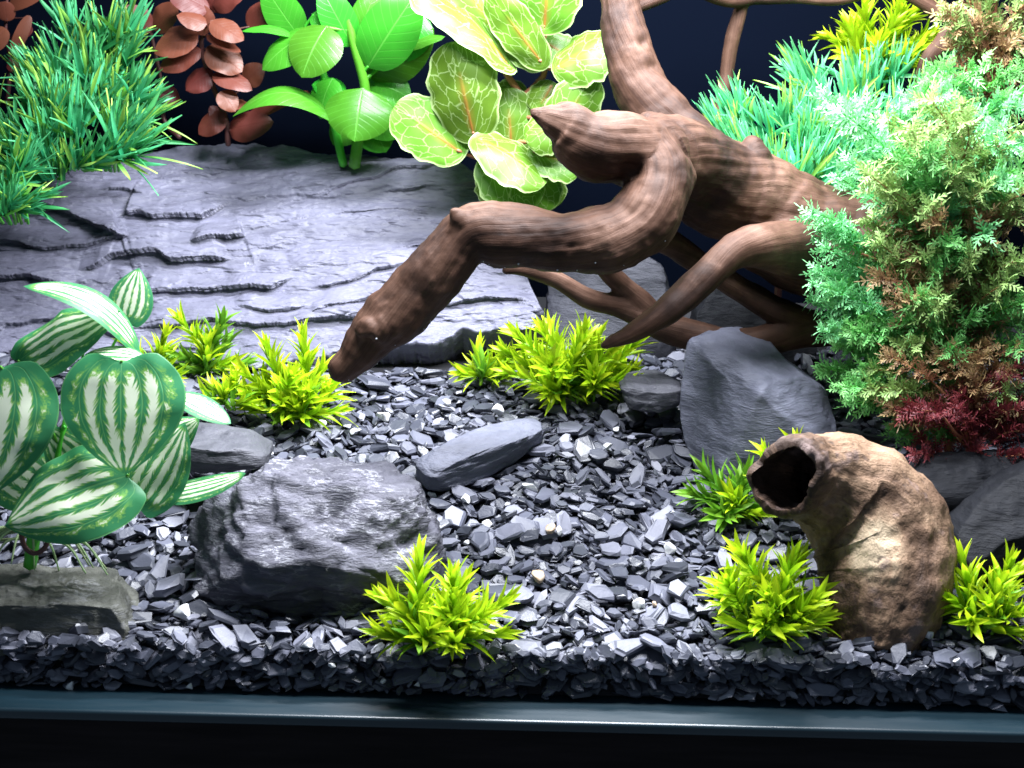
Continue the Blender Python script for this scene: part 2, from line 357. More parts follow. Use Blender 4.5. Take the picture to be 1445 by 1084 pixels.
def log_mat():
    t = NT('weathered_log'); a = t.n('ShaderNodeAttribute', attribute_name='grain').outputs['Vector']; o = t.coord('Object')
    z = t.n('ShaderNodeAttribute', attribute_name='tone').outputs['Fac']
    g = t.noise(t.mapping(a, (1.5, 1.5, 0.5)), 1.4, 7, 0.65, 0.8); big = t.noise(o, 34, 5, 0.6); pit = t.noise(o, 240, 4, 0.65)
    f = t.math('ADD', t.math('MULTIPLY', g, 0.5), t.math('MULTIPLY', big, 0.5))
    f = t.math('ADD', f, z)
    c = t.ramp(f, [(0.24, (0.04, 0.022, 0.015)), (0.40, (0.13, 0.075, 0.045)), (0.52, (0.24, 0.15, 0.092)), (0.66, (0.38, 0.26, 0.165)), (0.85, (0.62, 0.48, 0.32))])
    dk = t.math('MINIMUM', t.math('MAXIMUM', t.math('MULTIPLY', t.math('SUBTRACT', 0.455, t.math('ADD', t.math('MULTIPLY', pit, 0.55), t.math('MULTIPLY', big, 0.45))), 14.0), 0.0), 1.0)
    c = t.mix(t.math('MULTIPLY', dk, 0.75), c, (0.045, 0.028, 0.02))
    st = t.math('MINIMUM', t.math('MAXIMUM', t.math('MULTIPLY', t.math('SUBTRACT', t.noise(o, 55, 3), 0.56), 9.0), 0.0), 0.7)
    c = t.mix(st, c, (0.17, 0.12, 0.11))
    h = t.math('ADD', t.math('ADD', g, t.math('MULTIPLY', pit, 0.7)), t.math('MULTIPLY', big, 0.5))
    return t.done(t.principled(Base_Color=c, Roughness=0.7, Normal=t.bump(h, 0.9, 0.002), Specular_IOR_Level=0.3))
M['log'] = log_mat()

# ----------------------------------------------------------------- the tank: ledge, stand, backdrop, substrate
def box(x0, x1, y0, y1, z0, z1, bevel=0.0, seg=3):
    bm = bmesh.new(); bmesh.ops.create_cube(bm, size=1)
    for v in bm.verts:
        v.co = Vector((x0+(v.co.x+.5)*(x1-x0), y0+(v.co.y+.5)*(y1-y0), z0+(v.co.z+.5)*(z1-z0)))
    if bevel: bmesh.ops.bevel(bm, geom=bm.edges[:], offset=bevel, segments=seg, affect='EDGES', profile=0.5)
    vv = np.array([v.co[:] for v in bm.verts]); ff = [tuple(v.index for v in f.verts) for f in bm.faces]; bm.free()
    return vv, ff
tank = thing("aquarium", "black framed aquarium with glossy blue-black front ledge under the slate gravel", "aquarium", (0, 20, -0.6))
tb = np.array([0, 20, -0.6])
v, f = box(-48, 48, -2.0, 44, -0.62, -0.06, 0.16); link("bottom_ledge", mesh("bottom_ledge", v-tb, f, M['ledge']), tank)
v, f = box(-48, 48, 42.0, 42.6, 0.0, 52, 0.05); link("back_panel", mesh("back_panel", v-tb, f, M['back'], False), tank)
for sx in (-1, 1):
    v, f = box(*sorted((sx*46.6, sx*47.2)), 0.02, 41.9, 0.0, 50, 0.05); link("side_pane", mesh("side_pane", v-tb, f, M['back'], False), tank)
v, f = box(-52, 52, -1.45, 45, -26, -0.66, 0.12)
o = link("aquarium_stand", mesh("aquarium_stand", v-np.array([0, 20, -26]), f, M['stand'], False), None, (0, 20, -26))
tag(o, "black laminate cabinet stand carrying the aquarium", "stand")

# ----------------------------------------------------------------- stones
def ico(sub):
    bm = bmesh.new(); bmesh.ops.create_icosphere(bm, subdivisions=sub, radius=1)
    vv = np.array([v.co[:] for v in bm.verts]); ff = [tuple(v.index for v in f.verts) for f in bm.faces]; bm.free(); return vv, ff
ICO5 = ico(6)
def star(poly, n=720):
    poly = np.asarray(poly, float); c = (poly.max(0)+poly.min(0))/2; rr = np.zeros(n)
    for k in range(n):
        a = 2*math.pi*k/n; d = np.array([math.cos(a), -math.sin(a)]); best = 1.0
        for i in range(len(poly)):
            p = poly[i]-c; q = poly[(i+1) % len(poly)]-c; e = q-p
            det = d[0]*(-e[1])+d[1]*e[0]
            if abs(det) < 1e-9: continue
            t = (p[0]*(-e[1])+p[1]*e[0])/det; s = (d[0]*p[1]-d[1]*p[0])/det
            if t > 0 and -1e-6 <= s <= 1+1e-6: best = max(best, t)
        rr[k] = best
    ker = np.hanning(13); ker /= ker.sum()
    return c, np.convolve(np.concatenate([rr[-6:], rr, rr[:6]]), ker, 'valid')
MASKS = []
def stone(name, label, poly, Yc, depth, mat, cuts=(), amp=0.12, freq=0.5, layer=None, layer_amp=0.1, box_=0.75, seed=0, group=None, lean=0.0, mask=0.9):
    c, rr = star(poly); vv, ff = ICO5
    a, cc, b = vv[:, 0], -vv[:, 1], vv[:, 2]
    th = np.arctan2(b, a) % (2*math.pi); rho = np.sqrt(a*a+b*b)
    r = np.interp(th/(2*math.pi)*720, np.arange(721), np.append(rr, rr[0]))
    rp = np.sin(np.clip(rho, 0, 1)*math.pi/2)**box_
    k = sc(Yc); c0 = P(c[0], c[1], Yc)
    p = np.stack([r*rp*np.cos(th)*k, -np.sign(cc)*np.abs(cc)**0.8*depth, r*rp*np.sin(th)*k], 1)
    cr, sr = math.cos(-ROLL), math.sin(-ROLL)
    p = np.stack([p[:, 0]*cr-p[:, 2]*sr, p[:, 1]+lean*p[:, 2], p[:, 0]*sr+p[:, 2]*cr], 1)
    for n, d in cuts:
        n = nrm(n); e = p@n-d; e = e+0.18*fbm(p*0.35+seed+3.1, 3); w = np.maximum(e, 0); p = p-n*(w*0.93)[:, None]
    nn = p/(np.linalg.norm(p, axis=1)[:, None]+1e-9)
    q = p*freq+seed*7.7
    d = amp*fbm(q, 5, 0.55)
    if layer is not None:
        L = nrm(layer); s = p@L
        w = fbm(np.stack([p@np.cross(L, [0.1, 0.9, 0.3])*0.25, s*1.6, p[:, 1]*0.25], 1)+seed, 4)
        st = np.floor(w*3.0+0.5)/3.0
        d = d+layer_amp*(0.75*st+0.4*w)
    p = p+nn*d[:, None]
    base = np.array([c0[0], c0[1], c0[2]+p[:, 2].min()])
    o = link(name, mesh(name, p-np.array([0, 0, p[:, 2].min()]), ff, mat), None, base)
    tag(o, label, "stone", group)
    lo = p[p[:, 2] < np.percentile(p[:, 2], 45)]
    if mask: MASKS.append((c0[0]+lo[:, 0].mean(), c0[1]+lo[:, 1].mean(), np.ptp(lo[:, 0])/2*mask, np.ptp(lo[:, 1])/2*mask))
    return o

# the great slate slab leaning at the back
def slab():
    A, B, C = P(0, 505, 29), P(750, 485, 29), P(400, 205, 38.5)
    n = nrm(np.cross(B-A, C-A)); n = n if n[1] < 0 else -n
    def onp(px, py):
        d = fw[None]+rt[None]*((px-PW/2)/F)[:, None]-up[None]*((py-PH/2)/F)[:, None]
        return CAM+d*(((A-CAM)@n)/(d@n))[:, None]
    top = np.array([(-170, 330), (-40, 300), (15, 300), (60, 262), (95, 238), (180, 214), (260, 202), (330, 197), (400, 201), (470, 213), (560, 223), (640, 229), (672, 240), (690, 262), (703, 288), (712, 300), (722, 335), (735, 372), (752, 415), (762, 440)], float)
    bot = np.array([(-170, 560), (0, 540), (200, 525), (400, 520), (480, 500), (545, 485), (610, 486), (660, 468), (740, 468), (762, 462)], float)
    nu, nv = 600, 300
    pu = np.linspace(-170, 760, nu)
    tj = 4*fbm(np.stack([pu*0.03, pu*0, pu*0+2], 1), 4)
    T = np.interp(pu, top[:, 0], top[:, 1])+tj; Bt = np.interp(pu, bot[:, 0], bot[:, 1])+2*tj
    vv = np.linspace(0, 1, nv)
    endj = 16*fbm(np.stack([vv*5, vv*0, vv*0+5], 1), 4)
    X = (pu[:, None]+(np.clip((pu-600)/160, 0, 1)**2)[:, None]*endj[None]).ravel(); Y = (T[:, None]+(Bt-T)[:, None]*vv[None]).ravel()
    p = onp(X, Y)
    # relief in cm
    q = np.stack([X*0.004, (Y+0.12*X)*0.013, X*0+1.7], 1)
    h = 0.55*fbm(q, 3, 0.4)+0.07*fbm(q*np.array([5, 7, 1]), 4, 0.55)
    lf = np.clip(1.15-X/620, 0.34, 1.0)
    tri = np.abs(((X*0.021+0.7*fbm(np.stack([X*.004, Y*.012, X*0+8], 1), 2)) % 1)-.5)+0.5*np.abs(((X*0.057+Y*.01) % 1)-.5)
    wx, wy = X+14*fbm(np.stack([X*.02, Y*.02, X*0+3], 1), 3), Y+4*fbm(np.stack([X*.03, Y*.03, X*0+6], 1), 4, .6)+3*tri
    for fr_, am, nz, sl, sd_ in ((1/74., .34, 1.5, .12, 1.3), (1/33., .14, 1.2, .22, 5.1), (1/14., .05, 1.1, .18, 8.7)):
        ph = (wy+sl*wx)*fr_+nz*fbm(np.stack([wx*fr_*.16, wy*fr_*.5, X*0+sd_], 1), 3)
        saw = ph % 1.0; saw = np.where(saw > 0.965, (1-saw)/0.035, saw/0.965)
        A = np.clip(0.2+1.6*fbm(np.stack([X*fr_*.16, Y*fr_*.5, X*0+sd_*2], 1), 2), 0, 1)
        h += am*A*lf*(saw-0.4)
    # cleavage plates: angular lower edge, proud there, running out into the face above
    plates = [([(35, 285), (80, 297), (120, 313), (174, 338)], .62, 60, 30, 2), ([(178, 300), (200, 298), (215, 305), (285, 306), (300, 298), (326, 282)], .62, 45, 2, 24), ([(270, 347), (300, 338), (346, 333)], .5, 26, 12, 3),
              ([(110, 383), (135, 376), (160, 360), (225, 356), (240, 368), (272, 366), (325, 366)], .62, 50, 30, 16), ([(-150, 392), (40, 390), (110, 404)], .55, 45, 30, 20), ([(190, 413), (300, 405), (380, 407), (416, 393)], .55, 55, 20, 25),
              ([(455, 280), (490, 263), (560, 240), (630, 236)], .24, 26, 25, 30), ([(536, 272), (580, 268), (620, 261)], .15, 15, 20, 25), ([(436, 410), (500, 397), (530, 383), (582, 369)], .24, 30, 25, 30), ([(436, 446), (500, 428), (548, 418)], .22, 26, 20, 25),
              ([(330, 432), (380, 441), (434, 436)], .24, 30, 20, 20), ([(-20, 340), (60, 352), (140, 345), (184, 338)], .34, 36, 30, 3), ([(598, 428), (680, 420), (750, 426)], .28, 30, 20, 20), ([(200, 460), (300, 450), (420, 456), (525, 449)], .32, 40, 30, 30),
              ([(465, 300), (560, 295), (612, 300)], .09, 22, 30, 30), ([(140, 272), (175, 266), (206, 277)], .26, 14, 16, 10), ([(640, 262), (680, 257), (702, 262)], .22, 16, 16, 3), ([(560, 350), (620, 345), (690, 352)], .14, 22, 24, 20)]
    pr = random.Random(77)
    for _ in range(60):
        x0 = pr.uniform(-120, 690); y0 = pr.uniform(225, 480); ln = pr.uniform(22, 95); sl = pr.uniform(-.36, .06)
        plates.append(([(x0, y0), (x0+ln*.5, y0+sl*ln*.5+pr.uniform(-3, 3)), (x0+ln, y0+sl*ln)], pr.uniform(.025, .085)*(1.0 if x0 < 420 else 0.7), pr.uniform(9, 24), pr.choice((3, 12, 20)), pr.choice((3, 12, 20))))
    slide = np.zeros(len(X))
    for pl, dep, U, tl, tr_ in plates:
        for it in range(3):        # broken, angular edge
            q = [pl[0]]
            for (xa, ya), (xb, yb) in zip(pl[:-1], pl[1:]):
                k = abs(xb-xa)*0.055; q += [((xa+xb)/2+pr.uniform(-k, k), (ya+yb)/2+pr.uniform(-k, k)), (xb, yb)]
            pl = q
        pl = np.array(pl, float); yl = np.interp(X, pl[:, 0], pl[:, 1]); a, b = pl[0, 0], pl[-1, 0]
        sl_ = 0.35*(Y-yl); e = np.clip((X-a+sl_)/tl, 0, 1)*np.clip((b-X+sl_)/tr_, 0, 1); sd = Y-yl
        up_ = np.clip(1+sd/U, 0, 1); h += np.where(sd < 0, dep*e*up_, -dep*0.30*e*np.exp(-np.maximum(sd, 0)/(1.5*U)))
        slide += np.where(sd <= 0, dep*0.30*e*np.exp(np.minimum(sd, 0)/4), 0)
    dn = nrm(np.cross(n, np.cross(n, [0, 0, 1.0]))); dn = dn if dn[2] < 0 else -dn
    p = p+dn[None]*slide[:, None]
    edge = np.minimum(np.repeat(np.minimum(vv, 1-vv)[None], nu, 0).ravel()*nv/6, np.repeat(np.minimum(np.arange(nu), nu-1-np.arange(nu))[:, None], nv, 1).ravel()/5)
    h -= 0.6*np.clip(1-edge, 0, 1)**2
    front = p+n[None]*h[:, None]; back = p-n[None]*3.2-np.array([0, 0, 0.4])
    N = nu*nv; faces = []
    idx = np.arange(N).reshape(nu, nv)
    faces += np.stack([idx[:-1, :-1], idx[:-1, 1:], idx[1:, 1:], idx[1:, :-1]], -1).reshape(-1, 4).tolist()
    # coarse back: rim only
    rim = np.concatenate([idx[:, 0], idx[-1, 1:], idx[-2::-1, -1], idx[0, -2:0:-1]])
    vs_ = np.vstack([front, back[rim], back[rim].mean(0)[None]]); K = len(rim)
    for i in range(K):
        j = (i+1) % K; faces.append((rim[i], rim[j], N+j, N+i)); faces.append((N+j, N+K, N+i))
    faces = [tuple(int(x) for x in f_) for f_ in faces]
    base = np.array([vs_[:, 0].mean(), 30, vs_[:, 2].min()])
    o = link("slate_slab", mesh("slate_slab", vs_-base, faces, M['slab']), None, base)
    tag(o, "huge pale lavender-grey slate slab leaning back below the broad-leaved plants", "stone")
slab()
stone("stone", "craggy dark slate rock with white veins in front of the variegated plant", [(264, 762), (285, 715), (330, 688), (385, 662), (450, 640), (500, 645), (545, 656), (590, 690), (608, 730), (625, 790), (600, 830), (540, 850), (515, 885), (420, 895), (330, 888), (290, 868), (270, 810)], 5.2, 3.6,
      M['rock_veined'], [((0.05, -0.85, 0.8), 1.8), ((0.1, -0.1, 1.0), 3.0), ((-0.75, -0.6, 0.45), 3.9), ((0.75, -0.7, 0.4), 4.0), ((0.0, -1, -0.6), 2.5)], 0.5, 0.5, (0.2, -0.5, 1.0), 0.40, 0.7, 12, lean=0.15, mask=0.68)
stone("stone", "smooth blue-grey angular boulder between the driftwood roots and the hollow log", [(964, 545), (970, 495), (1000, 480), (1045, 472), (1078, 480), (1110, 512), (1160, 545), (1178, 580), (1178, 640), (1130, 680), (1050, 690), (985, 670), (964, 610)], 18.5, 3.6,
      M['rock_blue'], [((0.15, -0.35, 1.0), 2.6), ((-0.9, -0.75, 0.25), 2.35), ((0.55, -0.8, 0.55), 2.6), ((0.0, -1, -0.1), 2.6), ((-.35, -.6, .9), 2.9)], 0.10, 0.5, (0.6, 0.2, 1.0), 0.05, 0.62, 2, lean=0.25)
stone("stone", "black slate stone lying right of the hollow log behind the lime tuft", [(1338, 752), (1365, 718), (1410, 682), (1460, 655), (1530, 660), (1560, 740), (1540, 820), (1400, 825), (1345, 810)], 8.5, 3.0, M['rock_black'], [((-0.35, -0.75, 0.8), 1.7), ((0.2, -1, -0.1), 1.9)], 0.12, 0.5, (0, 0, 1), 0.06, 0.7, 3)
stone("stone", "brownish mossy flat rock under the base of the variegated plant", [(-90, 830), (-30, 812), (40, 808), (110, 806), (160, 812), (185, 835), (205, 870), (190, 905), (100, 915), (0, 912), (-90, 905)], 3.0, 2.2, M['rock_mossy'], [((0, -0.2, 1), 1.15), ((0, -1, 0.1), 1.7)], 0.25, 0.6, (0.1, -0.3, 1), 0.18, 0.7, 4, lean=0.2, mask=0.7)
stone("stone", "small flat slate stone beside the pale leaf of the variegated plant", [(235, 625), (262, 603), (300, 606), (350, 614), (383, 632), (378, 648), (340, 656), (290, 662), (240, 655)], 13.5, 2.0, M['rock_dark'], [((0, -0.1, 1), 0.75)], 0.10, 0.7, (0, 0, 1), 0.12, 0.7, 5)
stone("stone", "dark flat stone under the roots beside the middle lime plant", [(872, 545), (890, 530), (935, 528), (962, 540), (965, 562), (930, 578), (885, 572)], 22, 1.6, M['rock_dark'], [((0, -.2, 1), .7)], 0.12, 0.7, (0, 0, 1), 0.12, 0.7, 6)
stone("stone", "low black stone in the dark gap under the maroon sprig", [(1255, 690), (1290, 655), (1360, 640), (1450, 638), (1520, 650), (1520, 730), (1400, 740), (1270, 730)], 11.5, 1.8, M['rock_black'], [((0, -.6, .8), 1.1)], 0.15, 0.5, (0, 0, 1), 0.12, 0.7, 9)  # added stone, fills the gap with darkness in place of shade
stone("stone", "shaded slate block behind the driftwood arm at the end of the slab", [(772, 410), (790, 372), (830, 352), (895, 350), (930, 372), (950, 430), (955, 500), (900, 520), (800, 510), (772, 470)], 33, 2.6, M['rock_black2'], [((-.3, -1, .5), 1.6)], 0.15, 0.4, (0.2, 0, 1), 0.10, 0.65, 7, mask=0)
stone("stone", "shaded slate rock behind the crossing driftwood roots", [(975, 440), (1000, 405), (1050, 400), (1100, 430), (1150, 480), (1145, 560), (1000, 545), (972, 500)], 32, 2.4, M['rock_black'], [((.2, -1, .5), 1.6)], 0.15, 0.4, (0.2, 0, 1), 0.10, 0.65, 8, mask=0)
# the bar-like stone lying in the gravel
def bar_stone():
    vv, ff = ICO5; k = np.sign(vv)*np.abs(vv)**0.55
    p = k*np.array([4.5, 1.45, 1.05])
    tp = (p[:, 0]/4.5); p[:, 1] *= 1-0.28*np.maximum(tp, 0)-0.12*np.maximum(-tp, 0); p[:, 2] *= 1-0.18*np.abs(tp)
    p[:, 1] += 0.22*np.sin(tp*2.2)
    for n, d in [((0, -0.95, 0.35), 1.2), ((1, -0.5, 0.3), 3.8), ((0.1, 0.1, 1), 0.85)]:
        n = nrm(n); e = p@n-d; p = p-n*(np.maximum(e, 0)*0.93)[:, None]
    nn = vv; d = 0.10*fbm(p*np.array([0.5, 1, 2.4])+5, 5, 0.55)+0.07*np.floor(2.5*fbm(p*np.array([0.25, 0.5, 3.2])+8, 3))/2.5
    p = p+nn*d[:, None]
    a = G(590, 688); b = G(765, 622); x = nrm(b-a); z = nrm(np.array([0.0, -GS-0.18, 1.0])); y = nrm(np.cross(z, x)); z = np.cross(x, y)
    p = p[:, :1]*x+p[:, 1:2]*y+p[:, 2:3]*z
    c = (a+b)/2+np.array([0, 0.2, 0.65]); base = c+np.array([0, 0, p[:, 2].min()])
    o = link("stone", mesh("stone", p-np.array([0, 0, p[:, 2].min()]), ff, M['rock_blue']), None, base)
    tag(o, "long narrow bar of blue-grey slate lying in the middle of the gravel", "stone")
    ang = math.atan2(x[1], x[0])
    for s in np.linspace(-3.4, 3.4, 9): MASKS.append((c[0]+x[0]*s, c[1]+x[1]*s, 0.8, 0.8))
bar_stone()

# ----------------------------------------------------------------- hollow log
def hollow_log():
    key = [(1108, 674, 2.8, 55), (1136, 670, 4.7, 56), (1186, 690, 6.2, 76), (1234, 744, 6.0, 95), (1250, 812, 4.8, 92), (1240, 872, 3.7, 80), (1232, 916, 3.0, 58)]
    pts = catmull([P(a, b, Y) for a, b, Y, _ in key], 90); rad = np.interp(np.linspace(0, 6, 90), range(7), [k[3]*sc(k[2]) for k in key])
    t, N, B = frames(pts); ns = 110; V0, F0, gr, tone = [], [], [], []
    inner = 40
    rows = []
    for i in range(inner, -1, -1): rows.append((i, max(0.80-0.010*i, 0.35), True))
    for i in range(0, 90): rows.append((i, 1.0, False))
    for ri, (i, f_, ins) in enumerate(rows):
        lip = 0.93 if (not ins and i == 0) else 1.0
        for k in range(ns):
            a = 2*math.pi*k/ns; d = math.cos(a)*N[i]+math.sin(a)*B[i]
            ov = 1.0+0.08*math.cos(2*a+0.6)
            V0.append(pts[i]+d*rad[i]*f_*lip*ov); gr.append((math.cos(a)*2, math.sin(a)*2, i*0.14)); tone.append(0.0)
    V0 = np.array(V0); gr = np.array(gr); n = len(rows)
    rowi = np.repeat([r[0] for r in rows], ns); ins = np.repeat([r[2] for r in rows], ns); ang = np.tile(2*np.pi*np.arange(ns)/ns, n)
    ctr = pts[rowi]; dr = V0-ctr; dl = np.linalg.norm(dr, axis=1); dr /= dl[:, None]
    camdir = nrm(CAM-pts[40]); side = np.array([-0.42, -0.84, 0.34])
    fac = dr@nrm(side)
    disp = 0.30*fbm(V0*0.42+3, 4)+0.07*fbm(V0*1.8, 4, .6)
    ridge = np.exp(-((fac-0.55)/0.13)**2); disp += np.where(ins, 0.4*disp, 0.10*ridge-0.12*np.exp(-((fac-0.78)/0.10)**2)+0.05*ridge*fbm(V0*2.0+11, 3))
    tq = rowi/89.0; crease = np.exp(-((tq-0.27+0.04*np.sin(ang*2))/0.035)**2); swell = np.exp(-((tq-0.36+0.04*np.sin(ang*2))/0.04)**2)
    disp = disp+np.where(ins, 0, 0.16*swell-0.26*crease)*np.clip(fac+0.4, 0, 1)
    V0 = V0+dr*disp[:, None]+np.where(tq < 0.10, 0.30*fbm(np.stack([np.cos(ang)*1.6, np.sin(ang)*1.6, ang*0], 1), 3)*(1-tq*10), 0)[:, None]*t[0][None]
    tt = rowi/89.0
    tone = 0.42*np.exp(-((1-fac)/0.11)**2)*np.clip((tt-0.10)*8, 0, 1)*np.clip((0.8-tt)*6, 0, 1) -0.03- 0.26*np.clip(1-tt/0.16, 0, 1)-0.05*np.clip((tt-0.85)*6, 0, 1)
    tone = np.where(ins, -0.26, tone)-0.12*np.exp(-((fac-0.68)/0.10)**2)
    for i in range(n-1):
        for k in range(ns):
            k2 = (k+1) % ns; F0.append((i*ns+k, i*ns+k2, (i+1)*ns+k2, (i+1)*ns+k))
    F0.append(tuple(range(ns-1, -1, -1)))
    V1 = np.vstack([V0, V0[-ns:].mean(0)[None]+t[-1]*0.5]); c = len(V1)-1
    for k in range(ns): F0.append(((n-1)*ns+k, (n-1)*ns+(k+1) % ns, c))
    gr = np.vstack([gr, gr[-1:]]); tone = np.append(tone, tone[-1])
    base = np.array([V1[:, 0].mean(), 3.6, V1[:, 2].min()])
    root = thing("hollow_log", "tan and brown hollow curved log with an open dark mouth beside the lime tufts", "log", base)
    no = (inner+1-1)*ns  # faces before the lip are the cavity
    for nm, sel in (("hollow", lambda fi: fi < inner*ns), ("bark_shell", lambda fi: fi >= inner*ns)):
        fs = [f_ for fi, f_ in enumerate(F0) if (sel(fi) if len(f_) != ns else nm == "hollow")]
        used = sorted({x for f_ in fs for x in f_}); mp = {x: i for i, x in enumerate(used)}
        me = mesh(nm, V1[used]-base, [tuple(mp[x] for x in f_) for f_ in fs], M['log'])
        at = me.attributes.new('grain', 'FLOAT_VECTOR', 'POINT'); at.data.foreach_set('vector', gr[used].astype(np.float32).ravel())
        at = me.attributes.new('tone', 'FLOAT', 'POINT'); at.data.foreach_set('value', tone[used].astype(np.float32))
        link(nm, me, root)
    MASKS.append((base[0], base[1], 1.5, 1.6))
hollow_log()

# ----------------------------------------------------------------- driftwood
def driftwood():
    BR = [  # name, [(px, py, Y, radius px)]
        ("trunk", [(905, 214, 17, 48), (950, 226, 19, 54), (1000, 255, 21, 60), (1060, 286, 22.5, 66), (1125, 326, 23, 72), (1190, 355, 23, 76), (1270, 380, 23, 66)]),
        ("knob", [(1050, 268, 22.4, 54), (1058, 232, 22, 34), (1066, 200, 21.6, 11)]), ("knob", [(665, 325, 11.6, 26), (648, 308, 11.2, 15), (637, 296, 11.0, 6)]), ("knob", [(530, 462, 11, 22), (512, 470, 10.4, 12)]), ("knob", [(940, 232, 16, 30), (962, 262, 14.6, 22)]),
        ("branch", [(750, 158, 12.6, 4), (766, 164, 12.8, 13), (784, 173, 13.0, 24), (806, 186, 13.3, 36), (845, 203, 13.8, 46), (890, 212, 15, 48), (930, 222, 17, 46)]),
        ("branch", [(915, 222, 15.5, 46), (930, 262, 14.2, 43), (900, 312, 13, 46), (850, 335, 12.3, 44), (790, 340, 12, 40), (725, 334, 12, 41), (668, 330, 12, 39), (628, 368, 12, 36), (590, 410, 12, 39), (552, 448, 12, 40), (522, 480, 12, 31), (500, 504, 12, 24), (482, 522, 12, 19), (474, 529, 12, 15)]),
        ("branch", [(985, 225, 22, 40), (938, 175, 23, 40), (903, 118, 24, 35), (884, 60, 25, 28), (873, 0, 26, 23), (866, -60, 27, 22)]),
        ("root", [(1130, 352, 20, 40), (1075, 348, 17, 30), (1030, 358, 15.5, 23), (990, 395, 14.5, 21), (945, 435, 13.6, 19), (895, 468, 13, 14), (850, 489, 12.6, 5)]),
        ("root", [(905, 318, 19, 20), (950, 345, 21, 17), (1000, 380, 22, 16), (1050, 412, 22.5, 17), (1100, 442, 22.5, 19), (1170, 462, 23, 20), (1230, 440, 23, 26)]),
        ("root", [(712, 380, 20, 7), (735, 379, 20.3, 9), (780, 392, 21, 11), (830, 420, 21.5, 13), (880, 434, 22, 16), (940, 462, 22, 20), (1010, 482, 22, 20), (1070, 483, 22, 19), (1120, 470, 22.5, 22), (1180, 462, 23, 24)]),
        ("root", [(835, 350, 20.5, 13), (860, 386, 21.5, 14), (890, 414, 22, 14), (925, 452, 22, 17)]),
        ("twig", [(1056, -40, 33, 8), (1048, 0, 33, 8), (1034, 55, 33, 10), (1024, 110, 33, 9), (1018, 165, 32, 9), (1030, 230, 30, 12), (1050, 290, 24, 14)]),
        ("twig", [(878, 20, 26, 8), (905, 8, 27, 8), (935, -4, 28, 8), (970, -22, 30, 8), (1050, -28, 33, 8)]),
        ("twig", [(985, -12, 30.5, 8), (1030, 2, 32, 8), (1070, -2, 33, 8), (1120, -4, 33, 8), (1180, 0, 33, 7), (1260, -14, 33, 7), (1330, 20, 33, 10)]),
        ("twig", [(1350, 25, 33, 8), (1330, 58, 33, 10), (1312, 84, 33, 12), (1300, 110, 33.5, 9), (1290, 150, 34.5, 6)]),
    ]
    CL = []; V0, F0 = [], []
    for bi, (nm, key) in enumerate(BR):
        n = 9*len(key); pts = catmull([P(a, b, Y) for a, b, Y, _ in key], n)
        rad = np.interp(np.linspace(0, len(key)-1, n), range(len(key)), [k[3]*sc(k[2]) for k in key])*1.05
        wob = np.stack([fbm(np.stack([np.arange(n)*0.06+bi*9+c*31, np.zeros(n), np.zeros(n)], 1), 3) for c in range(3)], 1)
        smooth = pts; pts = pts+wob*(rad*0.14)[:, None]; rad = rad*(1+0.07*fbm(np.stack([np.arange(n)*0.09, np.zeros(n)+bi*5.5, np.zeros(n)], 1), 3))
        tube(pts, rad, 18, V0, F0); CL.append((smooth, rad))
    # burls and snags
    me = mesh("driftwood_raw", V0, F0); ob = link("driftwood_raw", me)
    md = ob.modifiers.new("r", 'REMESH'); md.mode = 'VOXEL'; md.voxel_size = 0.115*S
    md2 = ob.modifiers.new("s", 'SMOOTH'); md2.iterations = 5; md2.factor = 0.5
    dg = bpy.context.evaluated_depsgraph_get(); ev = ob.evaluated_get(dg); em = ev.to_mesh()
    nv = len(em.vertices); co = np.empty(nv*3); em.vertices.foreach_get("co", co); co = co.reshape(-1, 3)/S
    nf = len(em.polygons); fl = np.array([p.vertices[:] for p in em.polygons]) if nf else None
    no = np.empty(nv*3); em.vertices.foreach_get("normal", no); no = no.reshape(-1, 3)
    ev.to_mesh_clear(); bpy.data.objects.remove(ob); bpy.data.meshes.remove(me)
    best = np.full(nv, 1e9); own = np.zeros(nv, int); gr = np.zeros((nv, 3))
    for bi, (pts, rad) in enumerate(CL):
        if BR[bi][0] == 'knob': continue
        t, N, B = frames(pts); arc = np.concatenate([[0], np.cumsum(np.linalg.norm(np.diff(pts, axis=0), axis=1))])
        for s in range(0, nv, 20000):
            c = co[s:s+20000]; d = np.linalg.norm(c[:, None]-pts[None], axis=2)/rad[None]; i = d.argmin(1); dm = d[np.arange(len(c)), i]
            up_ = dm < best[s:s+20000]; k = np.nonzero(up_)[0]; g = k+s; ii = i[k]
            best[g] = dm[k]; own[g] = bi
            w = c[k]-pts[ii]; a = np.arctan2((w*B[ii]).sum(1), (w*N[ii]).sum(1)); al = arc[ii]+(w*t[ii]).sum(1)
            tw = a+0.10*al
            rr = float(np.clip(rad.mean(), 0.5, 3))
            gr[g] = np.stack([np.cos(tw)*rr+bi*3.7, np.sin(tw)*rr, al], 1)
    g1 = fbm(gr*np.array([1.6, 1.6, 0.10]), 4, 0.55); g2 = fbm(co*0.45+2, 3); g3 = fbm(gr*np.array([3.5, 3.5, 0.22])+9, 3)
    rloc = np.clip(np.array([CL[b][1].mean() for b in own])/1.3, 0.35, 1.2)
    g4 = fbm(gr*np.array([0.75, 0.75, 0.055])+5, 3, 0.5); g5 = np.maximum(fbm(co*0.8+7, 3)-0.35, 0)
    co = co+no*((0.045*g1+0.12*g2*rloc+0.012*g3+0.06*g4+0.08*g5+0.04)*rloc)[:, None]
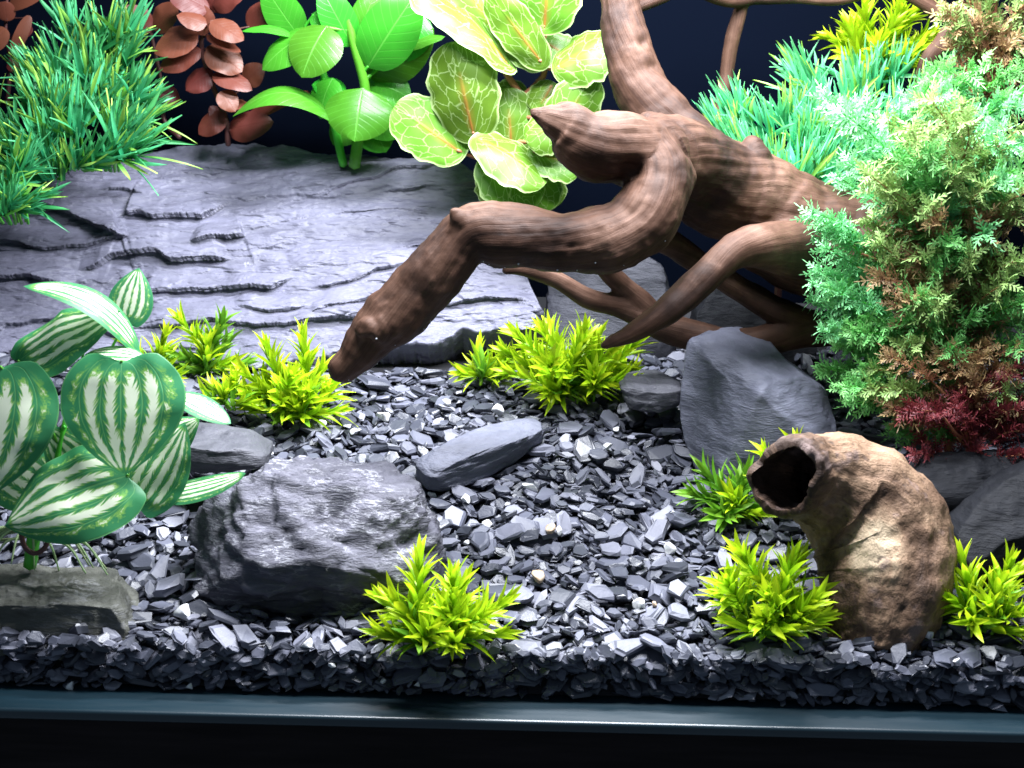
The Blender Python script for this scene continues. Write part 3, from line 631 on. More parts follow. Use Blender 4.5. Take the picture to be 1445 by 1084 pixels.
    # knot holes and dents
    for (a, b, Y, rr, dep) in [(888, 237, 13.2, 0.55, 0.4), (520, 480, 10.8, .35, .3), (515, 462, 10.6, .3, .18), (985, 222, 17.5, .3, .25), (1010, 290, 18, .8, .5), (950, 280, 17, .9, .5), (905, 60, 24, .35, .3), (915, 95, 23.5, .35, .3), (806, 350, 10.6, .25, .12)]:
        q = P(a, b, Y); dd = np.linalg.norm((co-q)*np.array([1, .5, 1]), axis=1); co -= no*(dep*np.exp(-(dd/rr)**2))[:, None]
    base = np.array([P(1200, 470, 23)[0], 23, ground(0, 23)-0.5])
    root = thing("driftwood", "branching brown driftwood with a thick crooked arm reaching over the slate slab", "driftwood", base)
    me = bpy.data.meshes.new("w"); me.from_pydata((co*S).tolist(), [], fl.tolist()); me.update()
    vn = np.empty(nv*3); me.vertices.foreach_get("normal", vn); vn = vn.reshape(-1, 3); bpy.data.meshes.remove(me)
    fo = own[fl[:, 0]]
    cand = np.nonzero((vn[:, 2] < -0.55) & ((own == [i for i, b_ in enumerate(BR) if b_[0] == 'branch'][1])))[0]
    bv, bf = ico(2); BV, BF = [], []
    for k in np.random.default_rng(8).choice(cand, 70, replace=False):
        r_ = random.uniform(0.025, 0.06); BF += [tuple(x+len(BV)*len(bv) for x in f_) for f_ in bf]; BV.append(co[k]+vn[k]*r_*0.8+bv*r_)
    t_ = NT('air_bubble'); bm_ = t_.done(t_.principled(Base_Color=(0.9, 0.92, 0.95), Roughness=0.05, Transmission_Weight=0.6, IOR=1.2))
    tag(link("air_bubbles", mesh("air_bubbles", np.vstack(BV), BF, bm_)), "tiny air bubbles clinging under the driftwood arm", "bubbles", kind="stuff")
    for bi, (nm, key) in enumerate(BR):
        sel = fl[fo == bi]
        if not len(sel): continue
        used = np.unique(sel); mp = np.zeros(nv, int); mp[used] = np.arange(len(used))
        me = mesh(nm, co[used]-base, mp[sel].tolist(), M['wood'])
        me.normals_split_custom_set_from_vertices(vn[used].tolist())
        at = me.attributes.new('grain', 'FLOAT_VECTOR', 'POINT'); at.data.foreach_set('vector', gr[used].astype(np.float32).ravel())
        link(nm, me, root)
driftwood()

# ----------------------------------------------------------------- leaves
def leaf_geo(L, W, shape='ovate', nu=12, nv=8, arch=0.0, cup=0.0, fold=0.0, wave=0.0, seed=0, curl=0.0, lift=0.0):
    t = np.linspace(0, 1, nu+1); s = np.linspace(-1, 1, nv+1)
    if shape in ('heart', 'round', 'scallop'): t = 0.5-0.5*np.cos(math.pi*t) if shape != 'heart' else t**1.7
    if shape == 'lance': w = t**0.65*(1-t)**0.95
    elif shape == 'ovate': w = t**0.55*(1-t)**0.72
    elif shape == 'round': w = np.sqrt(np.maximum(t*(1-t), 0))**0.8
    elif shape == 'heart': w = t**0.5*(1-t)**0.92
    elif shape == 'scallop': w = t**0.42*np.maximum(1-t, 0)**0.42
    else: w = t**0.5*(1-t)**0.5
    w = w/w.max()*W/2
    TT, SS = np.meshgrid(t, s, indexing='ij'); WW = np.repeat(w[:, None], nv+1, 1)
    if shape == 'scallop':
        WW = WW*(1-0.10*np.abs(SS)**3*(0.5+0.5*np.cos(TT*math.pi*2*4.0)))
    x = SS*WW; y = TT*L
    if shape == 'heart': y = y-0.17*L*np.abs(SS)**1.5*np.clip(TT/0.05, 0, 1)**0.5*(1-TT)**4
    if shape == 'scallop': y = y-0.10*L*np.abs(SS)**1.5*np.clip(1-TT*3, 0, 1)
    z = arch*L*4*TT*(1-TT)+cup*WW*SS**2+fold*WW*np.abs(SS)+curl*L*TT**3+lift*WW*SS
    if wave:
        q = np.stack([x.ravel()/L*3+seed*3.3, y.ravel()/L*3, np.zeros(x.size)+seed], 1); z = z+wave*L*fbm(q, 2).reshape(x.shape)*(0.3+np.abs(SS))
    v = np.stack([x.ravel(), y.ravel(), z.ravel()], 1); uv = np.stack([SS.ravel()*.5+.5, TT.ravel()], 1)
    i = np.arange((nu+1)*(nv+1)).reshape(nu+1, nv+1)
    f_ = np.stack([i[:-1, :-1], i[:-1, 1:], i[1:, 1:], i[1:, :-1]], -1).reshape(-1, 4).tolist()
    return v, f_, uv
def basis(b, tip, normal):
    y = nrm(tip-b); n = np.asarray(normal, float); z = n-y*np.dot(n, y)
    if np.linalg.norm(z) < 1e-3: z = np.cross(y, [1, 0, 0.3])
    z = nrm(z); x = np.cross(y, z); return x, y, z
def mat4(x, y, z, o, s=1.0):
    m_ = Matrix.Identity(4)
    for i in range(3):
        m_[i][0] = x[i]*s; m_[i][1] = y[i]*s; m_[i][2] = z[i]*s; m_[i][3] = o[i]*S
    return m_
def big_leaf(root, base, b, tip, Wpx, Ym, mat, shape, normal=(0, -0.75, 0.65), **k):
    L = np.linalg.norm(tip-b); x, y, z = basis(b, tip, normal)
    v, f_, uv = leaf_geo(L, Wpx*sc(Ym), shape, **k)
    o = link("leaf", mesh("leaf", v, f_, mat, True, uv), root); o.matrix_basis = mat4(x, y, z, b-base); return o
def stems(root, base, lst, mat, name="stem", sides=8):
    for pts, rad in lst:
        n = max(8, 4*len(pts)); c = catmull(pts, n); r = np.interp(np.linspace(0, 1, n), np.linspace(0, 1, len(rad)), rad)
        v, f_ = tube(c, r, sides); link(name, mesh(name, np.array(v)-base, f_, mat), root)

# --- variegated plant at the left
def variegated_plant():
    Y = 4.0; base = P(45, 815, 3.6)
    root = thing("variegated_plant", "leafy plant with big heart-shaped leaves striped cream and green", "plant", base)
    hub = P(95, 640, 6.0)
    L = [  # base px, tip px, Y base, Y tip, width px, normal, extra
        ((172, 512), (174, 672), 3.4, 2.2, 178, (0.05, -0.85, 0.5), dict(shape='heart', cup=-0.18, arch=0.08, wave=.05, curl=-.06)),
        ((0, 520), (-25, 705), 3.4, 2.6, 176, (0.15, -0.9, 0.3), dict(shape='heart', cup=-0.15, arch=0.05, wave=.05)),
        ((178, 672), (5, 742), 2.8, 2.0, 150, (0.1, -0.75, 0.62), dict(shape='heart', cup=-0.25, arch=0.09, wave=.05)),
        ((195, 712), (262, 598), 4.2, 4.8, 92, (0.35, -0.75, 0.5), dict(shape='heart', cup=-0.2, arch=0.05, wave=.05)),
        ((215, 700), (347, 668), 5.0, 4.6, 46, (0.1, -0.5, 0.8), dict(shape='ovate', cup=-0.2, arch=-0.04)),
        ((28, 508), (170, 440), 5.2, 6.2, 96, (-0.2, -0.7, 0.7), dict(shape='heart', cup=-0.3, arch=0.08, wave=.05)),
        ((198, 500), (33, 404), 6.4, 5.4, 60, (0.7, -0.35, 0.75), dict(shape='ovate', cup=-0.15, arch=0.22, nu=18)),
        ((178, 452), (196, 378), 7.0, 7.8, 62, (0.2, -0.9, 0.35), dict(shape='heart', cup=-0.25, arch=0.05)),
        ((248, 556), (326, 598), 6.0, 5.4, 46, (-0.1, -0.35, 0.95), dict(shape='ovate', cup=-0.15, arch=0.06)),
        ((120, 500), (205, 505), 5.0, 4.6, 60, (0.0, -0.3, 0.95), dict(shape='ovate', cup=-0.2, arch=0.06)),
        ((150, 700), (60, 600), 5.6, 5.8, 90, (-0.3, -0.8, 0.5), dict(shape='heart', cup=-0.2, arch=0.05)),
        ((215, 640), (282, 590), 6.2, 6.6, 62, (0.3, -0.6, 0.7), dict(shape='heart', cup=-0.2, arch=0.05)),
        ((60, 690), (-30, 640), 5.6, 5.0, 100, (-0.2, -0.8, 0.5), dict(shape='heart', cup=-0.2, arch=0.05)),
    ]
    st = []
    for i, (b, t_, yb, yt, w, n, k) in enumerate(L):
        B_, T_ = P(*b, yb), P(*t_, yt)
        big_leaf(root, base, B_, T_, w, (yb+yt)/2, M['varieg'], normal=n, seed=i, **({'nu': 22, 'nv': 12} | k))
        h = hub+np.array([0.3*math.sin(i*2.1), 0.3*math.cos(i*1.3), 0.25*i-1.5])
        st.append(([h, (h+B_)/2+np.array([0, 0.4, 0.6]), B_-nrm(T_-B_)*0.1], (0.10, 0.08, 0.07)))
    stems(root, base, st, M['stem_green'], "petiole", 6)
    stems(root, base, [([P(42, 800, 4.0), P(50, 750, 4.2), P(70, 700, 5.0), hub+np.array([0, 0, 1.8])], (0.34, 0.36, 0.25, 0.14))], M['stem_green'])
    lp = [P(28, 738, 2.6), P(34, 770, 2.4), P(50, 781, 2.3), P(66, 768, 2.4), P(68, 735, 2.8)]
    stems(root, base, [(lp, (0.13, 0.13, 0.13))], M['stem_dark'], "loop_stem")
    rr = []
    for i in range(22):
        a = random.uniform(-1, 1); e = P(42+a*120, 806-random.uniform(0, 14)+8*abs(a), 3.2+random.uniform(-1.2, 1.8)); s = P(44+a*14, 745+random.uniform(-10, 15), 4)
        rr.append(([s, (s+e)/2+np.array([a*0.5, 0, 0.5]), e], (0.09, 0.07, 0.04)))
    stems(root, base, rr, M['root_pale'], "root_strand", 5)
variegated_plant()

def leafy(name, label, base, L, mat, shape, stem_list, stem_mat, dk, hub_fn, pet=(0.10, 0.07), group=None, seed=0):
    root = thing(name, label, "plant", base, group); st = []; rnd = random.Random(seed)
    for i, (b, t_, yb, yt, w, n) in enumerate(L):
        B_, T_ = P(*b, yb), P(*t_, yt)
        k = dict(dk); k['arch'] = k.get('arch', 0.05)*rnd.uniform(0.4, 1.5); k['cup'] = k.get('cup', -0.15)*rnd.uniform(0.3, 1.5)
        big_leaf(root, base, B_, T_, w, (yb+yt)/2, mat, shape, normal=n, seed=i+seed*20, **k)
        h = hub_fn(B_)
        if h is not None: st.append(([h, (h+B_)/2+np.array([0, 0.1, -0.1]), B_+nrm(T_-B_)*0.15], pet))
    stems(root, base, st, stem_mat, "petiole", 6); stems(root, base, stem_list, stem_mat); return root
def nearest(paths):
    al = np.vstack([catmull(p, 40) for p in paths])
    def f_(b):
        d = np.linalg.norm((al-b)*np.array([1, 1, 0.6]), axis=1)+np.where(al[:, 2] > b[2], 1.5, 0); return al[d.argmin()]
    return f_
# --- broad green plant behind the slab
def broad_plant():
    base = P(500, 235, 36)
    s1 = [base, P(512, 150, 35.6), P(515, 122, 35.4), P(500, 65, 35), P(484, 0, 35), P(470, -50, 35)]
    s2 = [base+np.array([-.8, .6, 0]), P(470, 170, 36.5), P(452, 90, 36.5), P(420, 40, 36), P(395, -20, 36)]
    c = (0, -0.8, 0.6)
    L = [((512, 124), (500, 200), 34.6, 33.4, 96, (0.05, -0.65, 0.8)), ((518, 96), (590, -14), 35, 34.6, 78, (0.25, -0.9, 0.4)), ((462, 36), (426, 110), 34.4, 33.2, 78, (-0.1, -0.8, 0.6)),
         ((446, 44), (370, 99), 35.2, 34.6, 60, (-0.3, -0.7, 0.6)), ((425, 55), (372, -22), 36, 35.6, 52, (-0.3, -0.9, 0.3)), ((416, 52), (341, 44), 35.5, 35, 22, (0, -0.5, 0.9)),
         ((498, 66), (452, -20), 35.2, 35, 48, (-0.1, -0.9, 0.4)), ((500, 62), (534, -22), 35.2, 35.4, 40, (0.2, -0.9, 0.3)), ((520, 110), (612, 40), 36.5, 36.8, 70, (0.3, -0.9, 0.3)),
         ((516, 118), (580, 140), 36.8, 36.4, 66, (0.3, -0.7, 0.5)), ((510, 130), (562, 196), 37, 36.6, 70, (0.2, -0.9, 0.3)), ((470, 110), (452, 168), 36, 35.4, 44, (-0.2, -0.8, 0.5)),
         ((490, 130), (440, 120), 36.4, 36, 44, (-0.2, -0.6, 0.7)), ((560, 70), (628, 52), 36.5, 36, 26, (0, -0.6, 0.8)), ((596, 20), (566, 88), 37, 36.4, 52, (0.1, -0.9, 0.4)), ((440, 20), (478, 40), 35.5, 35, 36, c),
         ((505, 160), (470, 205), 37.2, 36.8, 50, c), ((515, 165), (545, 215), 37.4, 37, 56, c), ((470, 60), (512, 30), 35.8, 35.5, 40, c)]
    r = leafy("broad_leaf_plant", "glossy bright green plant with broad pointed leaves behind the slate slab", base, L, M['broad'], 'ovate',
              [(s1, (0.42, 0.36, 0.34, 0.3, 0.26, 0.2)), (s2, (0.3, 0.28, 0.26, 0.22, 0.2))], M['stem_green'], dict(nu=14, nv=8, arch=0.09, cup=-0.22, fold=0.05, wave=0.02), nearest([s1, s2]), (0.16, 0.10), seed=1)
    b, t_ = P(474, 172, 35), P(328, 165, 33.6)
    big_leaf(r, base, b, t_, 52, 34.4, M['broad'], 'lance', normal=(0.1, -0.45, 0.9), nu=20, nv=8, arch=0.30, cup=-0.2)
broad_plant()
# --- scalloped yellow-green plant
def scallop_plant():
    base = P(715, 300, 34)
    s1 = [base, P(700, 235, 34), P(728, 170, 34), P(736, 140, 34), P(712, 100, 33.6), P(690, 60, 33.5), P(680, -30, 33.5)]
    s2 = [P(736, 140, 34), P(760, 116, 33.8), P(769, 96, 33.6), P(768, 40, 33.2), P(770, -30, 33)]
    c = (0, -0.85, 0.5)
    L = [((668, 190), (640, 58), 31.6, 31.4, 102, (-0.1, -0.95, 0.25)), ((648, 214), (556, 150), 32, 31.4, 88, (-0.2, -0.85, 0.45)), ((676, 196), (768, 262), 31.0, 29.8, 84, (0.1, -0.6, 0.8)),
         ((690, 222), (752, 296), 31.6, 30.6, 92, (0, -0.9, 0.4)), ((778, 200), (838, 106), 30.6, 30.6, 74, (0.15, -0.9, 0.45)), ((748, 222), (762, 302), 31.6, 31, 84, (0.3, -0.9, 0.3)), ((722, 214), (716, 124), 33, 33.4, 76, c), ((800, 170), (742, 200), 30.2, 30, 70, (0, -.8, .6)),
         ((716, 90), (578, -22), 32, 31.4, 82, (-0.3, -0.45, 0.9)), ((704, 50), (640, -40), 32.8, 32.4, 80, (-0.2, -0.75, 0.65)), ((764, 88), (690, -10), 31.8, 31.4, 60, (-0.5, -0.7, 0.55)), ((768, 40), (776, -60), 31.6, 31.2, 100, (0, -0.75, 0.65)),
         ((786, 96), (866, 60), 31.2, 30.6, 92, (0.25, -0.7, 0.7)), ((762, 92), (706, 48), 32.6, 32.6, 46, (-0.2, -0.8, 0.5)), ((770, 60), (818, 92), 33, 33, 60, c), ((740, 130), (690, 150), 34, 34, 60, c), ((735, 150), (770, 180), 33.6, 33.2, 60, c),
         ((790, 228), (812, 190), 31.4, 31, 60, c), ((752, 214), (818, 244), 31.2, 30.6, 66, (0.1, -.7, .7)), ((742, 232), (786, 292), 32.4, 31.8, 76, (0.2, -.9, .3)), ((706, 240), (700, 292), 33, 32.6, 70, (-.1, -.95, .2)), ((780, 120), (756, 160), 33, 32.8, 56, c), ((690, 150), (724, 196), 33.6, 33.2, 60, c), ((700, 40), (745, 66), 33.6, 33, 50, c)]
    leafy("scalloped_plant", "yellow-green plant with rounded scalloped leaves, pale veins and rust stems by the driftwood", base, L, M['scallop'], 'scallop',
          [(s1, (0.34, 0.30, 0.28, 0.26, 0.22, 0.18, 0.14)), (s2, (0.26, 0.22, 0.2, 0.17, 0.14))], M['stem_rust'], dict(nu=22, nv=12, arch=0.06, cup=-0.22, wave=0.05), nearest([s1, s2]), (0.15, 0.12), seed=2)
scallop_plant()
# --- rust red plant
def red_plant():
    base = P(322, 205, 36.5)
    s1 = [base, P(318, 165, 36.5), P(296, 110, 36.4), P(284, 60, 36), P(296, 20, 36), P(300, -40, 36)]
    s2 = [base+np.array([-3.4, 0.6, 0.4]), P(232, 170, 38), P(226, 110, 38), P(214, 50, 38), P(200, -20, 38)]
    L = [((292, 34), (249, 22), 34.6, 34.2, 33, (-0.2, -0.7, 0.7)), ((297, 30), (344, 58), 34.8, 34.2, 36, (0.1, -0.7, 0.7)), ((280, 46), (218, 76), 35.4, 35, 48, (-0.2, -0.8, 0.5)), ((292, 48), (340, 74), 35.2, 34.6, 26, (0, -0.4, 0.9)),
         ((292, 66), (342, 102), 35.8, 35.4, 46, (0.2, -0.8, 0.5)), ((284, 70), (226, 100), 35.8, 35.4, 40, (-0.2, -0.8, 0.5)), ((300, 104), (356, 128), 35.6, 35.2, 34, (0.1, -0.6, 0.7)), ((312, 128), (332, 158), 35.2, 34.8, 30, (0.1, -0.8, 0.6)),
         ((322, 184), (386, 172), 36.2, 35.6, 44, (0, -0.85, 0.4)), ((350, 40), (384, 4), 36.6, 36.4, 36, (0.2, -0.8, 0.5)), ((296, 14), (236, -12), 35.6, 35, 44, (-0.1, -0.8, 0.6)), ((300, 8), (350, -18), 35.6, 35, 44, (0.1, -0.8, 0.6)), ((212, 46), (176, 8), 37.6, 37, 36, (-0.1, -0.8, 0.5)),
         ((216, 42), (252, 6), 37.6, 37.2, 40, (0.1, -0.8, 0.6)), ((228, 120), (252, 150), 37.2, 37, 26, (0.1, -0.7, 0.7)), ((228, 126), (196, 158), 37.4, 37, 30, (-.1, -.7, .7)), ((318, 160), (280, 190), 36.2, 36, 34, (0, -.8, .5)), ((300, 100), (262, 128), 36, 35.6, 38, (-.1, -.8, .5)),
         ((345, 118), (372, 92), 36.8, 36.6, 34, (0.2, -.8, .5)), ((290, 50), (276, 4), 35.4, 35.6, 40, (-.2, -.9, .3)), ((318, 150), (352, 148), 36, 35.8, 24, (0, -.5, .8)), ((350, 165), (440, 130), 36.6, 36.2, 28, (0, -.7, .6)), ((318, 175), (296, 150), 36.6, 36.4, 24, (0, -.8, .5)), ((302, 18), (322, -24), 35.6, 35.6, 36, (0, -.9, .4))]
    leafy("rust_leaf_plant", "rust red plant with oval leaves on dark stems between the grass and green plant", base, L, M['red'], 'ovate',
          [(s1, (0.2, 0.2, 0.18, 0.16, 0.14, 0.1)), (s2, (0.16, 0.15, 0.14, 0.12, 0.1))], M['stem_dark'], dict(nu=14, nv=8, arch=0.06, cup=-0.15, wave=0.04), nearest([s1, s2]), (0.06, 0.05), seed=3)
    base = P(10, 150, 39)
    s1 = [base, P(14, 90, 39), P(8, 40, 39), P(12, -30, 39)]
    L = [((42, 22), (18, 76), 38.4, 38, 18, (0.3, -.8, .4)), ((8, 40), (-14, 70), 38.4, 38, 30, (0, -.8, .4)), ((10, 30), (6, 2), 38.4, 38.2, 26, (0, -.8, .4)), ((14, 60), (46, 40), 38.8, 38.6, 20, (0, -.7, .5)), ((10, 90), (40, 96), 39, 38.8, 24, (0, -.7, .5)), ((12, 10), (60, -10), 38.6, 38.4, 26, (0, -.8, .5))]
    leafy("rust_leaf_plant", "rust red sprig in shadow behind the teal grass clumps", base, L, M['red'], 'round', [(s1, (0.16, 0.14, 0.12, 0.1))], M['stem_dark'], dict(nu=10, nv=8, arch=0.06, cup=-0.15), nearest([s1]), (0.06, 0.05), seed=4)
red_plant()

# --- lime star plants: plant > sprig > leaf, the leaf mesh shared
def leaflet_mesh(name, mat, L, W, seed):
    v, f_, uv = leaf_geo(L, W, 'lance', nu=7, nv=4, arch=0.05, fold=0.45, curl=-0.03*seed, wave=0.03, seed=seed); return mesh(name, v, f_, mat, True, uv)
LIME = [leaflet_mesh("lime_leaf", M['lime'], 1.0, w, i) for i, w in enumerate((0.15, 0.18, 0.21))]
DARK = [leaflet_mesh("green_leaf", M['lime_dark'], 1.0, w, i) for i, w in enumerate((0.15, 0.18, 0.21))]
def star_plant(label, base, wpx, hpx, Y, n, seed, dark=0.0, size=1.35, lean=(0, 0), group="lime star-leaved tufts", flat=0.0):
    rnd = random.Random(seed); root = thing("lime_plant", label, "plant", base, group)
    wx, hz = wpx*sc(Y)/2, hpx*sc(Y)
    for i in range(n):
        ga = i*2.39996+rnd.uniform(-.3, .3); rr = math.sqrt((i+0.4)/n)
        el = rr*1.38
        d = np.array([math.sin(el)*math.cos(ga)+lean[0], (math.sin(el)*math.sin(ga))*0.85-0.12+lean[1], math.cos(el)+0.12]); d = nrm(d)
        ln = 1/math.sqrt((d[0]/wx)**2+(d[1]/(wx*0.75))**2+(d[2]/hz)**2)*rnd.uniform(0.80, 1.02)-size*0.62
        ln = max(ln, 1.0)
        o0 = np.array([rnd.uniform(-.3, .3)*wx, rnd.uniform(-.25, .25)*wx, 0]); bend = np.array([rnd.uniform(-.3, .3), rnd.uniform(-.3, .3), 0.25])
        tip = d*ln; pts = catmull([o0, (o0+tip)/2+bend*0.6, tip], 9)
        rad = np.linspace(0.085, 0.045, 9); v, f_ = tube(pts, rad, 5)
        dk = rnd.random() < dark; LM = DARK if dk else LIME
        sp = link("sprig", mesh("sprig", v, f_, M['stem_lime']), root)
        tg, N, B = frames(pts); nodes = max(2, int(ln/0.52))
        for q in range(nodes+1):
            last = q == nodes; ti = 8 if last else int(2+6*q/nodes); m_ = rnd.choice((6, 7)) if last else rnd.choice((4, 5, 5))
            for k in range(m_):
                a = 2*math.pi*(k+rnd.random()*0.5)/m_+q*0.9; out = math.cos(a)*N[ti]+math.sin(a)*B[ti]
                sp_ = rnd.uniform(0.18, 0.55) if last else rnd.uniform(0.45, 0.95)
                y = nrm(tg[ti]*math.cos(sp_)+out*math.sin(sp_)); y = nrm(y+np.array([0, 0, 0.10]))
                z = nrm(tg[ti]*math.sin(sp_)-out*math.cos(sp_)+1e-4); z = nrm(z-y*np.dot(z, y)); x = np.cross(y, z)
                o = bpy.data.objects.new("leaf", rnd.choice(DARK if q == 0 else LM)); COL.objects.link(o); o.parent = sp
                o.matrix_basis = mat4(x, y, z, pts[ti], size*rnd.uniform(0.75, 1.15))
            if last:
                o = bpy.data.objects.new("leaf", rnd.choice(LM)); COL.objects.link(o); o.parent = sp
                x, y, z = basis(np.zeros(3), tg[8], (0.1, -0.8, 0.4)); o.matrix_basis = mat4(x, y, z, pts[8], size*rnd.uniform(.8, 1.1))
    return root
def Gz(px, py, dz=-0.15): return G(px, py)+np.array([0, 0, dz])
star_plant("lime star-leaved tuft growing against the craggy white-veined rock", Gz(620, 912), 235, 150, 2, 15, 11, size=1.95)
star_plant("low lime star-leaved tuft below the mouth of the hollow log", Gz(1085, 890), 225, 150, 2.2, 14, 12, size=1.9)
star_plant("rounded lime tuft right of the hollow log in front of the black stone", Gz(1385, 885), 170, 140, 2.6, 12, 13, size=1.9)
star_plant("greener tuft between the blue-grey boulder and the log mouth", Gz(1030, 728), 160, 100, 9.5, 9, 14, dark=0.75, size=2.0)
star_plant("few lime sprigs peeking over the top of the hollow log", P(1110, 690, 10.5), 110, 105, 10.5, 7, 15, size=1.8)
star_plant("wide lime tuft below the slab where the driftwood roots come down", Gz(800, 560), 285, 140, 19.5, 17, 16, size=2.05)
star_plant("small outlying lime sprigs at the left foot of the wide tuft", Gz(688, 538), 110, 80, 21, 7, 22, size=2.0)
star_plant("bright lime tuft beside the tip of the driftwood arm", Gz(410, 590), 190, 155, 18, 14, 17, size=2.05)
star_plant("darker green tuft at the foot of the slab behind the variegated plant", Gz(295, 525), 130, 115, 23.5, 9, 18, dark=0.85, size=1.9)
star_plant("small lime tuft half behind the variegated plant", Gz(215, 540), 110, 100, 22, 8, 19, size=1.9)
star_plant("sparse lime sprigs lying over the small flat stone", Gz(320, 596, .9), 110, 62, 14.5, 6, 20, size=1.7)
star_plant("lime bush high on the back wall behind the right teal grass", P(1240, 110, 36), 200, 125, 36, 16, 21, size=2.1)

# --- grass clumps: clump > tufts of blades
def tuft_mesh(name, rnd, nb, L, W, mats, spread):
    V0, F0, U0, MI = [], [], [], []
    for b in range(nb):
        a = rnd.uniform(0, 2*math.pi); el = abs(rnd.gauss(0, spread)); d = np.array([math.sin(el)*math.cos(a), math.sin(el)*math.sin(a), math.cos(el)])
        l = L*rnd.uniform(0.6, 1.1); w = W*rnd.uniform(0.7, 1.2); o0 = np.array([rnd.uniform(-.5, .5), rnd.uniform(-.5, .5), 0])
        side = nrm(np.cross(d, [rnd.uniform(-1, 1), rnd.uniform(-1, 1), 0.2])); nn = np.cross(side, d); c = rnd.uniform(-0.25, 0.6)
        k = len(V0); mi = 1 if rnd.random() < 0.14 else 0
        for j in range(6):
            t_ = j/5; ww = w*(0.65+0.6*t_-0.2*t_*t_)*(1-t_**3.2)
            p = o0+d*l*t_+(np.array([d[0], d[1], -0.25])*c*l*t_*t_)
            V0 += [p-side*ww/2+nn*w*0.18, p-nn*0.0, p+side*ww/2+nn*w*0.18]; U0 += [(0, t_), (.5, t_), (1, t_)]
            if j:
                for s in (0, 1): F0.append((k+3*(j-1)+s, k+3*(j-1)+s+1, k+3*j+s+1, k+3*j+s)); MI.append(mi)
    me = mesh(name, V0, F0, None, True, U0)
    for m_ in mats: me.materials.append(m_)
    me.polygons.foreach_set("material_index", np.array(MI, dtype=np.int32)); return me
_r = random.Random(5)
TUFTS2 = [tuft_mesh("mint_tuft", _r, 18, 4.2, 0.42, (M['grass_mint'], M['grass_tip']), 0.5) for _ in range(4)]
TUFTS = [tuft_mesh("grass_tuft", _r, 18, 4.2, 0.42, (M['grass'], M['grass_tip']), 0.42) for _ in range(5)]
def grass(label, base, spots, group="teal grass plants", seed=0, s=1.0, kind=None):
    rnd = random.Random(seed); root = thing("grass_plant", label, "plant", base, group)
    for (px, py, Y, dx, dz) in spots:
        p = P(px, py, Y)-base; y_ = nrm(np.array([dx, -0.25+rnd.uniform(-.15, .15), dz])); x = nrm(np.cross([0, 1, 0.1], y_)); w = np.cross(y_, x)
        o = bpy.data.objects.new("tuft", rnd.choice(kind or TUFTS)); COL.objects.link(o); o.parent = root
        o.matrix_basis = mat4(x, w, y_, p, s*rnd.uniform(0.8, 1.1))@Matrix.Rotation(rnd.uniform(0, 6.28), 4, 'Z')
    # the matted foot of the clump
    V0, F0 = [], []
    for (px, py, Y, dx, dz) in spots:
        q = P(px, py, Y)-base; tube(catmull([np.array([q[0]*0.75, q[1]*0.6+1.2, 0.0]), q*0.8+np.array([0, .6, 0]), q], 6), (0.10), 5, V0, F0)
    link("runner", mesh("runner", V0, F0, M['stem_green']), root)
def spots(n, x0, x1, y0, y1, Y0, Y1, fan, seed):
    r = random.Random(seed); out = []
    for i in range(n):
        a, b = r.random(), r.random(); out.append((x0+(x1-x0)*a, y0+(y1-y0)*b, Y0+(Y1-Y0)*(1-b), (a-0.5)*fan+r.uniform(-.2, .2), 1.0))
    return out
def skirt(n, x0, x1, ya, yb, Y, fan, seed):     # lowest tufts of a clump, splayed out over its foot
    r = random.Random(seed); return [(x0+(x1-x0)*(i+.5)/n, ya+(yb-ya)*(i+.5)/n+r.uniform(-6, 6), Y+r.uniform(-.4, .4), ((i+.5)/n-.5)*fan+r.uniform(-.2, .2), r.uniform(.1, .7)) for i in range(n)]
grass("low teal grass clump at the end of the slab below the other grass", P(8, 318, 26.5), spots(10, -40, 40, 240, 305, 25, 27.5, 1.6, 1)+skirt(7, -40, 42, 318, 285, 25.6, 2.4, 6), seed=1, s=0.74)
grass("middle teal grass clump spilling onto the slab edge", P(90, 240, 32), spots(20, -5, 175, 150, 225, 29.5, 32, 1.9, 2)+skirt(12, -10, 190, 275, 215, 30, 2.4, 7), seed=2, s=0.90)
grass("tall shaded teal grass clump beside the rust red plant", P(140, 170, 34), spots(22, 60, 195, 45, 150, 33, 36, 1.5, 3)+skirt(8, 90, 205, 170, 170, 33.6, 1.8, 8), seed=3, s=0.95)
grass("pale mint teal grass bank behind the driftwood trunk", P(1100, 270, 29), spots(34, 1005, 1230, 165, 265, 26.5, 30.5, 1.6, 4)+skirt(12, 1010, 1240, 240, 290, 26.5, 2.0, 9), seed=4, s=0.80, kind=TUFTS2)
grass("brightly lit teal grass below the high lime bush", P(1230, 190, 32), spots(30, 1135, 1345, 105, 200, 30.5, 34, 1.6, 5)+skirt(8, 1140, 1340, 200, 215, 30, 2.0, 10), seed=5, s=0.85, kind=TUFTS2)

